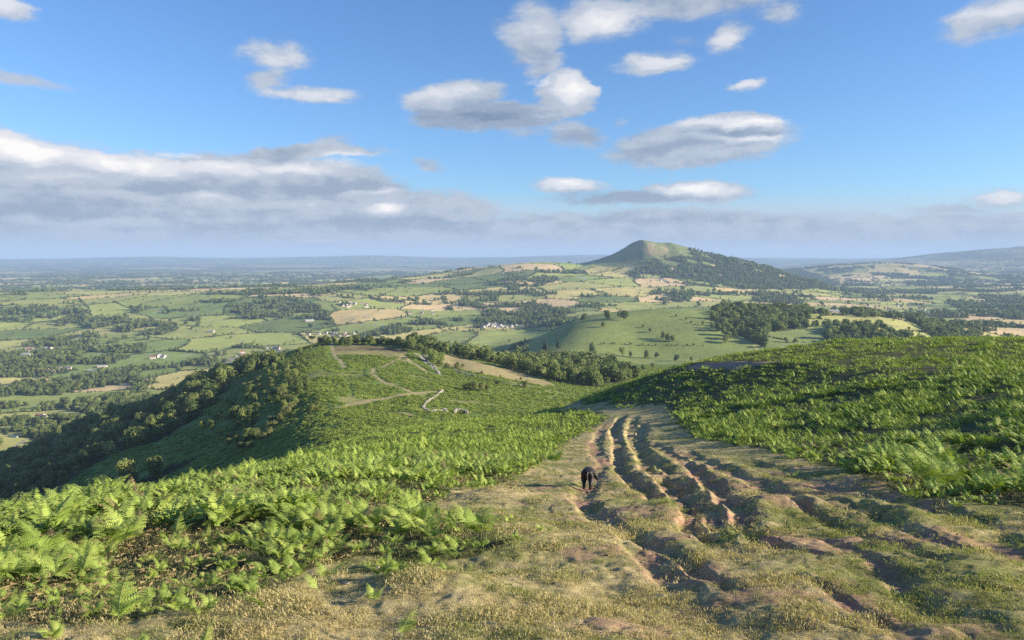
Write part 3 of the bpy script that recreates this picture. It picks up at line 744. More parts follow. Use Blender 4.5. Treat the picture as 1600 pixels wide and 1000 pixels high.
# ------------------------------------------------------------ labels: who stands where in its group
ORD = ['', 'second ', 'third ', 'fourth ', 'fifth ', 'sixth ', 'seventh ', 'eighth ', 'ninth ', 'tenth ', 'eleventh ', 'twelfth ', 'thirteenth ', 'fourteenth ']
def name_by_place(items):
    groups = {}
    for it in items: groups.setdefault(it[4], []).append(it)
    for g, L_ in groups.items():
        L_.sort(key=lambda it: math.hypot(it[1][0], it[1][1])); n = len(L_); nb = max(1, math.ceil(n / 13)); size = math.ceil(n / nb)
        for b in range(nb):
            row = sorted(L_[b * size:(b + 1) * size], key=lambda it: it[1][0] / it[1][1])
            rn = '' if nb == 1 else (', nearest row' if b == 0 else (', farthest row' if b == nb - 1 else ', %srow back' % ORD[b]))
            for i, it in enumerate(row):
                pos = 'leftmost' if i == 0 else ('rightmost' if i == len(row) - 1 else ORD[i] + 'from left')
                if i == 1: pos = 'second from left'
                tag(it[0], '%s: %s%s' % (it[3], pos, rn) if len(row) > 1 or nb > 1 else it[3], it[2], g)

# ------------------------------------------------------------ plants: shapes
def frond(mb, rnd, L, n_pin, lod, base=(0, 0, 0), heading=0.0, rise=1.1, m=0, stem=True, width=.27):
    """one bracken frond: a bare stalk that rises and arches over, with opposite tapering pinnae"""
    steps = 9; pts = []; p = Vector(base); ang = rise
    bend = (rise - rnd.uniform(-.35, .25)) / steps
    side_drift = rnd.uniform(-.06, .06); hd = heading
    for i in range(steps + 1):
        pts.append(p.copy()); p = p + Vector((cos(hd) * cos(ang), sin(hd) * cos(ang), sin(ang))) * (L / steps)
        if i > 1: ang -= bend * 1.25
        hd += side_drift
    def at(t):
        f = t * steps; i = min(int(f), steps - 1); return pts[i].lerp(pts[i + 1], f - i), (pts[i + 1] - pts[i]).normalized()
    if stem and lod < 2: mb.tube([tuple(q) for q in pts], [.005 * L * (1.15 - .1 * i) for i in range(steps + 1)], 3, 1)
    t0 = .30
    for k in range(n_pin):
        t = t0 + (1 - t0) * (k + .5) / n_pin; c, d = at(t)
        f = (t - t0) / (1 - t0); ln = L * width * (1 - f) ** .8 * (.75 + .5 * min(f * 5, .5)) + .01 * L
        side = d.cross(Vector((0, 0, 1)));
        if side.length < .05: side = Vector((-sin(heading), cos(heading), 0))
        side.normalize(); up = side.cross(d).normalized()
        if up.z < 0: up = -up
        for sg in (-1, 1):
            a = rnd.uniform(.95, 1.25); dr = rnd.uniform(-.45, -.05)
            ax = (side * sg * sin(a) + d * cos(a) + up * dr * .6).normalized()
            bx = (d * sin(a) - side * sg * cos(a)).normalized()
            w = ln * (.22 if lod == 0 else .15) + .006 * L
            if lod == 0:
                npn = 7
                for q in range(npn):
                    s0 = (q + .1) / npn; s1 = (q + .95) / npn; ww = w * (1.0 - .8 * s0)
                    a0 = c + ax * ln * s0 + up * (-.18 * ln * s0 * s0); a1 = c + ax * ln * s1 + up * (-.18 * ln * s1 * s1); am = (a0 + a1) * .5 + ax * ln * .06
                    mb.add([a0, a1, am + bx * ww - up * ww * .25, am - bx * ww - up * ww * .25], [(0, 1, 2), (1, 0, 3)], m)
            else:
                mid = c + ax * ln * .45; tip = c + ax * ln - up * ln * .2
                mb.add([c, mid + bx * w * .8 - up * w * .3, tip, mid - bx * w * .8 - up * w * .3], [(0, 1, 2), (0, 2, 3)], m)
    return pts
def fern_plant(seed, nf, L, n_pin, lod, spread=.15):
    rnd = random.Random(seed); mb = MB()
    for i in range(nf):
        hd = 2 * pi * i / nf + rnd.uniform(-.5, .5); l = L * rnd.uniform(.7, 1.1)
        frond(mb, rnd, l, n_pin, lod, (rnd.uniform(-spread, spread), rnd.uniform(-spread, spread), -.03), hd, rnd.uniform(1.0, 1.5), 2 if (lod < 2 and rnd.random() < .03) else 0)
    return mb
FERN_HI = [fern_plant(10 + i, (7, 8, 6, 9, 7)[i], .64, 15, 0).mesh('bracken_high_%d' % i, [MAT_FERN, MAT_STEM, MAT_LITTER]) for i in range(5)]
FERN_HI += [fern_plant(20 + i, (3, 5, 8)[i], (.8, .5, .7)[i], 15, 0, (.05, .2, .3)[i]).mesh('bracken_high_%d' % (5 + i), [MAT_FERN, MAT_STEM, MAT_LITTER]) for i in range(3)]
FERN_MID = [fern_plant(30 + i, (8, 9, 10, 8)[i], .74, 14, 1, .28).mesh('bracken_mid_%d' % i, [MAT_FERN, MAT_STEM, MAT_LITTER]) for i in range(4)]
FERN_LOW = [fern_plant(50 + i, (12, 13, 14)[i], .85, 9, 2, .6).mesh('bracken_low_%d' % i, [MAT_FERN_MID]) for i in range(3)]
def carpet(seed, n, R_, hgt, leaf, mat, name):
    rnd = random.Random(seed); mb = MB()
    for i in range(n):
        r = R_ * math.sqrt(rnd.random()); a = rnd.uniform(0, 2 * pi); q = r / R_
        z = hgt * (1 - q * q) * rnd.uniform(.45, 1.1)
        c = Vector((r * cos(a), r * sin(a), z)); n_ = Vector((rnd.gauss(0, .55), rnd.gauss(0, .55), 1)).normalized()
        t = n_.orthogonal().normalized(); b = n_.cross(t); ro = rnd.uniform(0, 6.28); t, b = t * cos(ro) + b * sin(ro), b * cos(ro) - t * sin(ro)
        l = leaf * rnd.uniform(.6, 1.3); w = l * rnd.uniform(.35, .6)
        mb.add([c - t * l, c + b * w, c + t * l, c - b * w], [(0, 1, 2, 3)])
    return mb.mesh(name, [mat])
CARPET = [carpet(70 + i, 60, 1.5, .75, .36, MAT_FERN_FAR, 'bracken_carpet_%d' % i) for i in range(3)]
def tuft(seed, n, h, R_, mat, name):
    rnd = random.Random(seed); mb = MB()
    for i in range(n):
        a = rnd.uniform(0, 6.28); r = R_ * math.sqrt(rnd.random()); x, y = r * cos(a), r * sin(a); l = h * rnd.uniform(.5, 1.3)
        d = rnd.uniform(0, 6.28); le = rnd.uniform(.3, 1.3); w = .0016 + .0016 * rnd.random() + h * .012; f = rnd.uniform(0, 6.28)
        mx, my = x + cos(d) * l * le * .35, y + sin(d) * l * le * .35; tx, ty = x + cos(d) * l * le, y + sin(d) * l * le
        mb.add([(x - cos(f) * w, y - sin(f) * w, -.005), (x + cos(f) * w, y + sin(f) * w, -.005), (mx + cos(f) * w * .8, my + sin(f) * w * .8, l * .6), (mx - cos(f) * w * .8, my - sin(f) * w * .8, l * .6), (tx, ty, l * .85)], [(0, 1, 2, 3), (3, 2, 4)])
    return mb.mesh(name, [mat])
TUFTS = [tuft(90 + i, 42, .022, .10, MAT_GRASSA if i % 2 == 0 else MAT_GRASSB, 'grass_tuft_%d' % i) for i in range(6)]
def dead_litter(seed, n, name):
    rnd = random.Random(seed); mb = MB()
    for i in range(n):
        x, y = rnd.gauss(0, .3), rnd.gauss(0, .3); a = rnd.uniform(0, 6.28); l = rnd.uniform(.03, .10); z = rnd.uniform(.005, .06)
        mb.add([(x, y, z), (x + cos(a) * l, y + sin(a) * l, z + rnd.uniform(-.02, .05)), (x + cos(a) * l - sin(a) * .003, y + sin(a) * l + cos(a) * .003, z + .01)], [(0, 1, 2)])
    return mb.mesh(name, [MAT_LITTER])
LITTER = [dead_litter(120 + i, 60, 'litter_%d' % i) for i in range(2)]

def crown_mesh(seed, h, r, n, leaf, mat, shape='round', name='crown', z0=.25):
    """leaf-sized faces spread over several lobes, with gaps between them"""
    rnd = random.Random(seed); mb = MB(); lobes = []
    if shape == 'round':
        lobes.append((Vector((0, 0, h * .60)), r * .68, h * .30))
        for i in range(9):
            a = 2 * pi * i / 9 + rnd.uniform(-.4, .4); q = rnd.uniform(.35, .62) * r; zz = h * rnd.uniform(z0 + .12, .82)
            lobes.append((Vector((cos(a) * q, sin(a) * q, zz)), r * rnd.uniform(.30, .48), h * rnd.uniform(.13, .2)))
    elif shape == 'bush':
        for i in range(8):
            a = rnd.uniform(0, 6.28); q = rnd.uniform(.1, .6) * r; lobes.append((Vector((cos(a) * q, sin(a) * q, h * rnd.uniform(.3, .65))), r * rnd.uniform(.32, .5), h * rnd.uniform(.22, .36)))
    elif shape == 'cone':
        for i in range(8):
            t = i / 7; lobes.append((Vector((rnd.uniform(-.1, .1) * r, rnd.uniform(-.1, .1) * r, h * (.22 + .7 * t))), r * (1.0 - .85 * t), h * .10))
    elif shape == 'umbrella':
        for i in range(8):
            a = 2 * pi * i / 8; q = rnd.uniform(.2, .7) * r; lobes.append((Vector((cos(a) * q, sin(a) * q, h * rnd.uniform(.68, .9))), r * rnd.uniform(.3, .5), h * .09))
    tot = sum(l[1] ** 2 for l in lobes)
    for c, lr, lh in lobes:
        k = int(n * lr * lr / tot)
        for i in range(k):
            d = Vector((rnd.gauss(0, 1), rnd.gauss(0, 1), rnd.gauss(.15, 1))).normalized(); q = rnd.uniform(.72, 1.08)
            p = c + Vector((d.x * lr, d.y * lr, d.z * lh)) * q
            nn = (d + Vector((rnd.gauss(0, .45), rnd.gauss(0, .45), rnd.gauss(.1, .45)))).normalized(); t = nn.orthogonal().normalized(); b = nn.cross(t)
            ro = rnd.uniform(0, 6.28); t, b = t * cos(ro) + b * sin(ro), b * cos(ro) - t * sin(ro); s_ = leaf * rnd.uniform(.6, 1.35)
            mb.add([p - t * s_, p - b * s_ * .7, p + t * s_, p + b * s_ * .7], [(0, 1, 2, 3)])
    return mb
def trunk_mesh(h, r0, seed, name='trunk', lean=.0):
    rnd = random.Random(seed); mb = MB(); top = h * .6
    mb.tube([(0, 0, -1.2), (0, 0, 0), (lean * .3, 0, top * .5), (lean, 0, top)], [r0 * 1.3, r0 * 1.1, r0 * .8, r0 * .45], 6)
    for i in range(5):
        a = rnd.uniform(0, 6.28); z = top * rnd.uniform(.5, .95); l = h * rnd.uniform(.16, .3)
        mb.tube([(lean * .8, 0, z), (cos(a) * l * .6, sin(a) * l * .6, z + l * .5), (cos(a) * l, sin(a) * l, z + l * .9)], [r0 * .4, r0 * .25, r0 * .1], 4)
    return mb
TREE_H = [12, 14, 10, 13, 11, 15]
BROAD = []; BROAD_STUFF = []
for i, h in enumerate(TREE_H):
    c = crown_mesh(200 + i, h, h * (.40, .34, .46, .38, .42, .30)[i], 1500, .42, MAT_TREE, 'round', z0=(.1, .12, .08, .14, .06, .1)[i]); t = trunk_mesh(h, .30, 220 + i)
    ml = MAT_TREE_L if i in (1, 4) else MAT_TREE
    BROAD.append((c.mesh('crown_%d' % i, [ml]), t.mesh('trunk_%d' % i, [MAT_BARK])))
    c2 = crown_mesh(240 + i, h, h * (.42, .36, .46, .40, .42, .34)[i], 520, .72, MAT_TREE, 'round', z0=.05)
    c2.tube([(0, 0, -1), (0, 0, h * .6)], [.3, .2], 5, 1); BROAD_STUFF.append(c2.mesh('wood_tree_%d' % i, [ml, MAT_BARK]))
HAW = []
for i in range(4):
    c = crown_mesh(260 + i, 4.6, 2.6, 1100, .20, MAT_TREE2, 'bush'); t = trunk_mesh(4.2, .12, 270 + i)
    HAW.append((c.mesh('hawthorn_crown_%d' % i, [MAT_TREE2]), t.mesh('hawthorn_trunk_%d' % i, [MAT_BARK])))
CON = []
for i in range(3):
    c = crown_mesh(280 + i, 13, 2.7, 1300, .34, MAT_CON, 'cone'); t = trunk_mesh(13, .22, 285 + i)
    CON.append((c.mesh('conifer_crown_%d' % i, [MAT_CON]), t.mesh('conifer_trunk_%d' % i, [MAT_BARK])))
PINE = []
for i in range(2):
    c = crown_mesh(290 + i, 11, 4.2, 1100, .33, MAT_CON, 'umbrella'); t = trunk_mesh(14, .26, 295 + i)
    PINE.append((c.mesh('pine_crown_%d' % i, [MAT_CON]), t.mesh('pine_trunk_%d' % i, [MAT_BARK])))
HEDGE = []
for i in range(3): HEDGE.append(crown_mesh(300 + i, 3.0, 2.4, 150, .75, MAT_HEDGE, 'bush').mesh('hedge_bush_%d' % i, [MAT_HEDGE]))

# ------------------------------------------------------------ bracken and grass near the camera
def ring_points(r0, r1, dens, amax=38, seed=0):
    g = np.random.default_rng(seed); A = radians(2 * amax) / 2 * (r1 * r1 - r0 * r0); n = int(A * dens)
    r = np.sqrt(g.uniform(r0 * r0, r1 * r1, n)); a = g.uniform(-radians(amax), radians(amax), n)
    return r * np.sin(a), r * np.cos(a), g
def turf_mask(x, y, z, j=1.0):
    u, v, d = project(x, y, z)
    return in_poly(u + fbm(x, y, 1.5, 3, 407) * 16 * j, v + fbm(x, y, 1.5, 3, 408) * 10 * j, TURF)
LEFT_THIN = [(-300, 1001), (-300, 900), (200, 900), (230, 860), (300, 800), (420, 830), (520, 830), (640, 800), (700, 780), (800, 760), (800, 860), (560, 880), (420, 930), (300, 960), (0, 1000)]
GAPS = [(290, 836, 30, 6), (560, 845, 26, 6)]
def fern_keep(x, y, g):
    z = H(x, y); u, v, d = project(x, y, z)
    keep = ~turf_mask(x, y, z)
    thin = in_poly(u, v, LEFT_THIN)
    p = np.where(thin, 1.0, 1.0); near_l = (d < 9) & (x < 0)
    p = p * np.where(fbm(x, y, 3.2, 3, 501) > .40, .25, 1) * np.where(fbm(x, y, 1.1, 2, 502) > .42, .35, 1)
    p = p * np.where(near_l, 1, np.interp(fbm(x, y, 1.5, 3, 503), [-.4, -.05, .15], [.05, .5, 1.0]))
    for gu, gv, ru, rv in GAPS: p = np.where(((u - gu) / ru) ** 2 + ((v - gv) / rv) ** 2 < 1, .04, p)
    bk, _ = seg_dist(x, y, [q[:2] for q in BANK]); p = np.where(bk < 1.8, .0, p)
    # a few stragglers on the turf just outside the edge
    edge = (~keep) & ((~turf_mask(x, y + .35, z) & (g.random(len(x)) < .3)) | ((~turf_mask(x, y + 1.1, z) | ~turf_mask(x - .9, y, z)) & (d < 14) & (g.random(len(x)) < .05)))
    return (keep & (g.random(len(x)) < p)) | edge, z
FX = []; things_fern = []
for r0, r1, dens, kind, sd in ((2.2, 12, 15.5, 'hi', 1), (12, 34, 8.0, 'mid', 2), (34, 75, 3.0, 'low', 3), (75, 175, 1.5, 'low', 4)):
    x, y, g = ring_points(r0, r1, dens, 50 if r0 < 30 else 43, sd)
    k, z = fern_keep(x, y, g); x, y, z = x[k], y[k], z[k]
    n = len(x); u, v, d = project(x, y, z)
    sc_ = g.uniform(.65, 1.15, n) * np.where(x > 2, .95, 1.0)
    # shorter at the edge of the path and in the foreground
    edge = turf_mask(x, y, z, .4) | turf_mask(x, y - .7, z, .4) | turf_mask(x - .5 * np.sign(x), y, z, .4)
    sc_ = sc_ * np.where(edge, .62, 1.0)
    sc_ = sc_ * np.interp(d, [2, 5, 9, 14], [.42, .52, .66, .84]) * (1 + .35 * fbm(x, y, 4, 3, 505) + .55 * fbm(x, y, 1.9, 2, 506)) * np.interp(g.random(n), [0, .9, 1], [.78, 1.05, 1.25])
    rot = np.stack([g.normal(0, .10, n), g.normal(0, .10, n), g.uniform(0, 6.28, n)], 1)
    FX.append((kind, np.stack([x, y, z], 1), rot, sc_, d, g))
near = FX[0]; order = np.argsort(-(near[3] / near[4])); inframe = []
uu, vv, _ = project(near[1][:, 0], near[1][:, 1], near[1][:, 2])
order = [i for i in order if -20 < uu[i] < 1620 and vv[i] < 1030 and near[4][i] > 1][:276]
KEEP = np.ones(len(near[4]), bool); KEEP[order] = False
def where_fern(u, v, d):
    if u < 160: a = 'at the left edge'
    elif u < 330: a = 'left of the open turf'
    elif u < 520: a = 'in the left foreground bracken'
    elif u < 800: a = 'near the path, left'
    else: a = 'on the right bank'
    b = 'large near' if d < 6 else ('middling' if d < 9 else 'smaller')
    return a, b
for i in order:
    p = near[1][i]; me = FERN_HI[int(near[5].integers(0, 8))]
    o = link('bracken_fern', me, None, tuple(p)); o.rotation_euler = tuple(near[2][i]); s = float(near[3][i]); o.scale = (s, s, s)
    a, b = where_fern(uu[i], vv[i], near[4][i])
    things_fern.append((o, p, 'fern', '%s bracken fern %s' % (b, a), '%s bracken ferns %s' % (b, a)))
name_by_place(things_fern)
def sub(fx, keep, protos, name, label, squash=1.0):
    kind, P, rot, s, d, g = fx; P, rot, s = P[keep], rot[keep], s[keep]
    scatter(name, protos, P, rot, np.stack([s, s, s * squash], 1), g.integers(0, len(protos), len(s)), label)
sub(FX[0], KEEP, FERN_HI, 'bracken', 'rest of the green bracken crowding the foreground')
sub(FX[1], np.ones(len(FX[1][4]), bool), FERN_MID, 'bracken_slope', 'dense green bracken on the slopes either side of the path')
# single plants standing alone on the turf
ALONE = [(415, 968, .42, 'single pale bracken frond standing alone at bottom left', 0, 1), (628, 998, .36, 'small bright fern sprig cut by the bottom edge of the picture', 3, 2), (700, 872, .30, 'low pale fern leaning out over the dry turf', 0, 2),
         (755, 858, .55, 'leafy fern clump at the right end of the left bracken', 1, 5), (650, 850, .45, 'fern in the gap left of the fern clump', 2, 4), (498, 918, .26, 'tiny fern sprig on the turf above the hollow', 0, 2), (735, 848, .5, 'fern in the leafy clump nearest the path', 3, 5),
         (865, 724, .85, 'round fern clump beside the path behind the dog', 1, 7), (858, 722, .7, 'left fern of the clump beside the path', 3, 7), (975, 640, 1.1, 'fern clump in the middle of the path at its crest', 3, 7), (985, 641, 1.0, 'right half of the fern clump on the path crest', 1, 7),
         (965, 639, .9, 'left half of the fern clump on the path crest', 3, 7), (1236, 755, .38, 'lone fern sprig in the shade right of the ruts', 0, 2), (1440, 772, 1.0, 'large arching fern at the right edge of the turf', 4, 6), (1470, 768, 1.05, 'tallest fern of the clump standing out from the right bank', 1, 6),
         (1420, 758, .8, 'left fern of the clump standing out from the right bank', 3, 6), (1500, 765, .9, 'right fern of the clump standing out from the right bank', 2, 6), (1530, 775, .5, 'low fern in front of the right bank', 0, 3), (1450, 755, .9, 'rear fern of the clump standing out from the right bank', 1, 6),
         (955, 672, .3, 'small fern between the first two ruts', 0, 3), (190, 994, .5, 'yellow green fern at the bottom edge left', 0, 3), (505, 900, .3, 'small fern left of the turf hollow', 3, 3), (790, 745, .6, 'fern at the edge where bracken meets the path', 1, 5), (945, 682, .3, 'little fern left of the deep rut', 3, 3)]
for u, v, s, lab, mi, nf in ALONE:
    p = hit(u, v); rnd = random.Random(int(u * 7 + v)); root = bpy.data.objects.new('bracken_fern', None); col.objects.link(root)
    zz = float(H(p[0], p[1])[0]); root.location = (p[0], p[1], zz); tag(root, lab, 'fern', 'bracken ferns standing apart on the turf')
    for i in range(nf):
        mb = MB(); hd = rnd.uniform(0, 6.28) if nf > 1 else -2.2
        frond(mb, rnd, s * rnd.uniform(.85, 1.15), 13, 0, (rnd.uniform(-.12, .12) * s, rnd.uniform(-.12, .12) * s, -.02), 2 * pi * i / nf + hd, rnd.uniform(1.0, 1.4))
        link('frond', mb.mesh('frond', [MAT_FERN, MAT_STEM, MAT_LITTER]), root)
b34 = [FX[2], FX[3]]
P = np.concatenate([f[1] for f in b34]); rot = np.concatenate([f[2] for f in b34]); s_ = np.concatenate([f[3] for f in b34]) * 1.05
ok = visible(P[:, 0], P[:, 1], P[:, 2] + 1.2, .002)
P, rot, s_ = P[ok], rot[ok], s_[ok]
scatter('bracken_crest', FERN_LOW, P, rot, np.stack([s_, s_, s_ * .95], 1), RNG.integers(0, 3, len(s_)), 'bracken covering the crests left and right of the path')
# dry turf
G_ = []
for r0, r1, dens, sc, sd in ((2.5, 7, 230, .8, 21), (7, 13, 85, 1.0, 22), (13, 26, 24, 1.1, 23), (26, 60, 4, 1.5, 24)):
    x, y, g = ring_points(r0, r1, dens, 37, sd); dz, b = relief(x, y); z = land(x, y) + dz
    k = turf_mask(x, y, z) | (g.random(len(x)) < .55)
    patch = (b > .28) & (fbm(x, y, .8, 3, 406) > -.25)
    patch |= (fbm(x, y, .9, 4, 403) > .32) & (x > 0)
    k &= ~patch | (g.random(len(x)) < .12)
    x, y, z = x[k], y[k], z[k]; n = len(x)
    gg = fbm(x, y, 1.6, 4, 401) + .35 * fbm(x, y, 7, 2, 404) + .5 * fbm(x, y, .35, 3, 402)
    idx_ = np.where(g.random(n) < sstep(gg, -.4, .35), 3, 0) + g.integers(0, 3, n)
    s = sc * g.uniform(.6, 1.4, n) * np.clip(1 + 1.1 * fbm(x, y, .45, 3, 511), .25, 2.1); G_.append((np.stack([x, y, z], 1), np.stack([g.normal(0, .15, n), g.normal(0, .15, n), g.uniform(0, 6.28, n)], 1), s, idx_))
P = np.concatenate([g[0] for g in G_]); rot = np.concatenate([g[1] for g in G_]); s_ = np.concatenate([g[2] for g in G_]); ii = np.concatenate([g[3] for g in G_])
TU = [TUFTS[0], TUFTS[2], TUFTS[4], TUFTS[1], TUFTS[3], TUFTS[5]]
scatter('grass', TU, P, rot, np.stack([s_, s_, s_ * .8], 1), ii, 'short dry straw coloured and green turf grass')
x, y, g = ring_points(2.5, 22, 3, 48, 25); z = H(x, y); k = ~turf_mask(x, y, z) | (g.random(len(x)) < .06); x, y, z = x[k], y[k], z[k]; n = len(x)
scatter('dead_bracken_litter', LITTER, np.stack([x, y, z], 1), np.stack([np.zeros(n), np.zeros(n), g.uniform(0, 6.28, n)], 1), np.stack([np.ones(n)] * 3, 1), g.integers(0, 2, n), 'brown dead bracken litter under the ferns')
# crumbs of earth and small stones in the ruts
def stone_mesh(seed, name, mat):
    import bmesh
    bm = bmesh.new(); bmesh.ops.create_icosphere(bm, subdivisions=2, radius=1)
    rnd = random.Random(seed); ax = [rnd.uniform(.7, 1.2) for _ in range(3)]
    for v in bm.verts:
        n = 1 + .22 * sin(v.co.x * 4 + seed) * cos(v.co.y * 3 + seed * 2) + rnd.uniform(-.06, .06)
        v.co = Vector((v.co.x * ax[0] * n, v.co.y * ax[1] * n, v.co.z * ax[2] * .7 * n))
    me = bpy.data.meshes.new(name); bm.to_mesh(me); bm.free(); me.materials.append(mat); return me
MAT_EARTH = plain('earth_clod', (.25, .19, .135), .95, .3, 20)
CLOD = [stone_mesh(i, 'clod_%d' % i, MAT_EARTH) for i in range(3)]
x, y, g = ring_points(3, 30, 9, 34, 26); dz, b = relief(x, y); z = land(x, y) + dz; k = ((b > .3) | (fbm(x, y, .9, 4, 403) > .22)) & turf_mask(x, y, z) & (g.random(len(x)) < .7); x, y, z = x[k], y[k], z[k]; n = len(x)
s = g.uniform(.005, .018, n) * (1 + .02 * y)
scatter('earth_crumbs', CLOD, np.stack([x, y, z], 1), g.uniform(0, 6, (n, 3)), np.stack([s] * 3, 1), g.integers(0, 3, n), 'crumbs of reddish earth lying on the bare path')
# bracken carpet on the spur
x, y, g = ring_points(165, 1150, .30, 43, 31); z = H(x, y)
xc = pchip(XCY, XCX, y); t = x - xc; u, v, d = project(x, y, z)
k = visible(x, y, z + 1.0, .001) & (z > -230) & (np.hypot(x, y) < 1100)
wd = wood_mask(x, y, z, u, v, np.hypot(x, y)); k &= ~wd
for pts, w, c in RIDGE_PATHS:
    dd, _ = seg_dist(x + fbm(x, y, 9, 2, 425) * 1.5, y, [p[:2] for p in pts]); k &= dd > w * 1.0 + 1.3
k &= ~((y > 480) & in_poly(u, v, STRIP_PX)) & ~((y > 600) & in_poly(u, v, [(523, 539), (560, 539), (610, 541), (640, 549), (632, 558), (580, 555), (523, 554)]))
k &= (fbm(x, y, 30, 4, 422) + .15 * fbm(x, y, 6, 2, 423) < .42)
k &= (fbm(x, y, 7, 3, 521) < .30)
k &= g.random(len(x)) < np.interp(d, [160, 300, 700, 1100], [1, .85, .55, .4])
x, y, z, d = x[k], y[k], z[k], d[k]; n = len(x); s = g.uniform(.7, 1.3, n) * np.interp(d, [160, 400, 1000], [.85, 1.1, 1.6])
scatter('bracken_carpet', CARPET, np.stack([x, y, z], 1), np.stack([g.normal(0, .1, n), g.normal(0, .1, n), g.uniform(0, 6.28, n)], 1), np.stack([s, s, s * g.uniform(.5, 1.1, n)], 1), g.integers(0, 3, n), 'bracken covering the long spur below the hilltop')

# ------------------------------------------------------------ trees
T = []      # x, y, z, kind, scale
def woods_ring(r0, r1, sp, scale, sd):
    x, y, g = ring_points(r0, r1, 1 / sp ** 2, 42, sd); r = np.hypot(x, y); z = land(x, y); u, v, d = project(x, y, z)
    k = wood_mask(x, y, z, u, v, r) & visible(x, y, z + 13 * scale, 0)
    x, y, z, r = x[k], y[k], z[k], r[k]; n = len(x)
    s = g.uniform(.4, 1.25, n) * (1 + .4 * fbm(x, y, 60, 2, 601)) * scale * np.where((x > .1 * y) & (r > 1250) & (r < 2300), 1.15, 1) * np.where((x > -.15 * y) & (r < 1250), 1.05, 1)
    return x, y, z, s
W1 = woods_ring(420, 1500, 8.5, 1.0, 41); W2 = woods_ring(1500, 3500, 10.5, 1.05, 42); W3 = woods_ring(3500, 7000, 17, 1.25, 43)
def hedge_ring(r0, r1, dens, sd):
    x, y, g = ring_points(r0, r1, dens, 42, sd); r = np.hypot(x, y); cid, e = fields(x, y)
    k = e < np.maximum(1.6, r * .00035); x, y, r = x[k], y[k], r[k]; z = land(x, y); u, v, d = project(x, y, z)
    k = visible(x, y, z + 3, 0) & ~wood_mask(x, y, z, u, v, r) & ~(in_poly(u, v, DOME) & (r < 2100)) & ~((r > 5000) & (r < 6200) & (z > -80)) & (r > 1250)
    k &= fbm(x, y, 300, 2, 603) < .45
    return x[k], y[k], z[k], g
HX = []
for r0, r1, de, sd in ((1250, 3000, .13, 51), (3000, 5200, .06, 52), (5200, 9000, .014, 53)):
    x, y, z, g = hedge_ring(r0, r1, de, sd); HX.append((x, y, z, g))
HP = np.concatenate([np.stack(h[:3], 1) for h in HX]); n = len(HP); hr = np.hypot(HP[:, 0], HP[:, 1])
hs = RNG.uniform(.5, 1.15, n) * np.interp(hr, [1200, 4000, 9000], [.75, 1.0, 1.9])
scatter('hedges', HEDGE, HP, np.stack([np.zeros(n), np.zeros(n), RNG.uniform(0, 6.28, n)], 1), np.stack([hs * 1.2, hs * 1.2, hs], 1), RNG.integers(0, 3, n), 'hedges between the fields of the valley')
# hedgerow trees: a share of the hedge points
k = RNG.random(n) < np.interp(hr, [1200, 3000, 6000, 9000], [.09, .11, .18, .3]) * (.5 + .9 * (fbm(HP[:, 0], HP[:, 1], 240, 2, 604) > -.1))
HT = HP[k]; HTs = RNG.uniform(.35, 1.0, len(HT)) * np.interp(hr[k], [1200, 5000, 9000], [.9, 1.1, 1.6])
# lone trees in fields
x, y, g = ring_points(1300, 6000, 1 / 150 ** 2, 37, 61); z = land(x, y); r = np.hypot(x, y); u, v, d = project(x, y, z); k = visible(x, y, z + 8, 0) & ~wood_mask(x, y, z, u, v, r) & ~((r > 5000) & (z > -90)) & ~in_poly(u, v, DOME)
LT = np.stack([x[k], y[k], z[k]], 1); LTs = g.uniform(.4, .9, k.sum())
far = woods_ring(7000, 13000, 42, 1.0, 44)
x, y, g = ring_points(4800, 6100, 1 / 22 ** 2, 20, 71); z = land(x, y); u, v, d = project(x, y, z)
k = (u > 900) & (u < 1240) & (z > -170) & (z < 40) & (fbm(x, y, 110, 3, 606) > .05) & visible(x, y, z + 5, 0)
W3 = tuple(np.concatenate([a, b]) for a, b in zip(W3, (x[k], y[k], z[k], g.uniform(.25, .5, k.sum()))))
allx = np.concatenate([W1[0], W2[0], W3[0], HT[:, 0], LT[:, 0]]); ally = np.concatenate([W1[1], W2[1], W3[1], HT[:, 1], LT[:, 1]]); allz = np.concatenate([W1[2], W2[2], W3[2], HT[:, 2], LT[:, 2]]); alls = np.concatenate([W1[3], W2[3], W3[3], HTs, LTs])
# explicitly placed trees: pixel of the foot, search range, height m, kind
def strip_line(pts, n, jit=2):
    out = []
    for i in range(n):
        t = (i + random.random() * .6) / n * (len(pts) - 1); k = min(int(t), len(pts) - 2); f = t - k
        out.append((pts[k][0] * (1 - f) + pts[k + 1][0] * f + random.uniform(-jit, jit), pts[k][1] * (1 - f) + pts[k + 1][1] * f + random.uniform(-jit, jit) * .4))
    return out
PLACED = []
def put(u, v, lo, hi, h, kind, label, group=None, cat='tree'):
    p = hit(u, v, lo, hi, 3000); PLACED.append((p, h, kind, label, group, cat))
for i in range(125):
    rr = random.Random(900 + i); poly = [(470, 545), (482, 600), (445, 662), (385, 705), (330, 695), (300, 650), (380, 602), (430, 565)]
    while True:
        u, v = rr.uniform(300, 482), rr.uniform(545, 705)
        if in_poly(np.array([u]), np.array([v]), poly)[0]: break
    q = hit(u, v, 200, 1300)
    if q[1] < 1250: put(u, v, 200, 1300, rr.uniform(3, 5.5) if i % 3 else rr.uniform(6, 9), 'haw' if i % 3 else 'broad', 'hawthorn bush on the shaded flank' if i % 3 else 'small tree on the shaded flank', 'hawthorn bushes scattered on the flank' if i % 3 else 'small trees scattered on the flank', 'bush' if i % 3 else 'tree')
put(676, 566, 400, 1100, 14, 'broad', 'large dark round tree beside the pale lane at the far right end of the spur')
put(664, 560, 400, 1100, 12, 'broad', 'dark tree just left of the largest tree beside the lane')
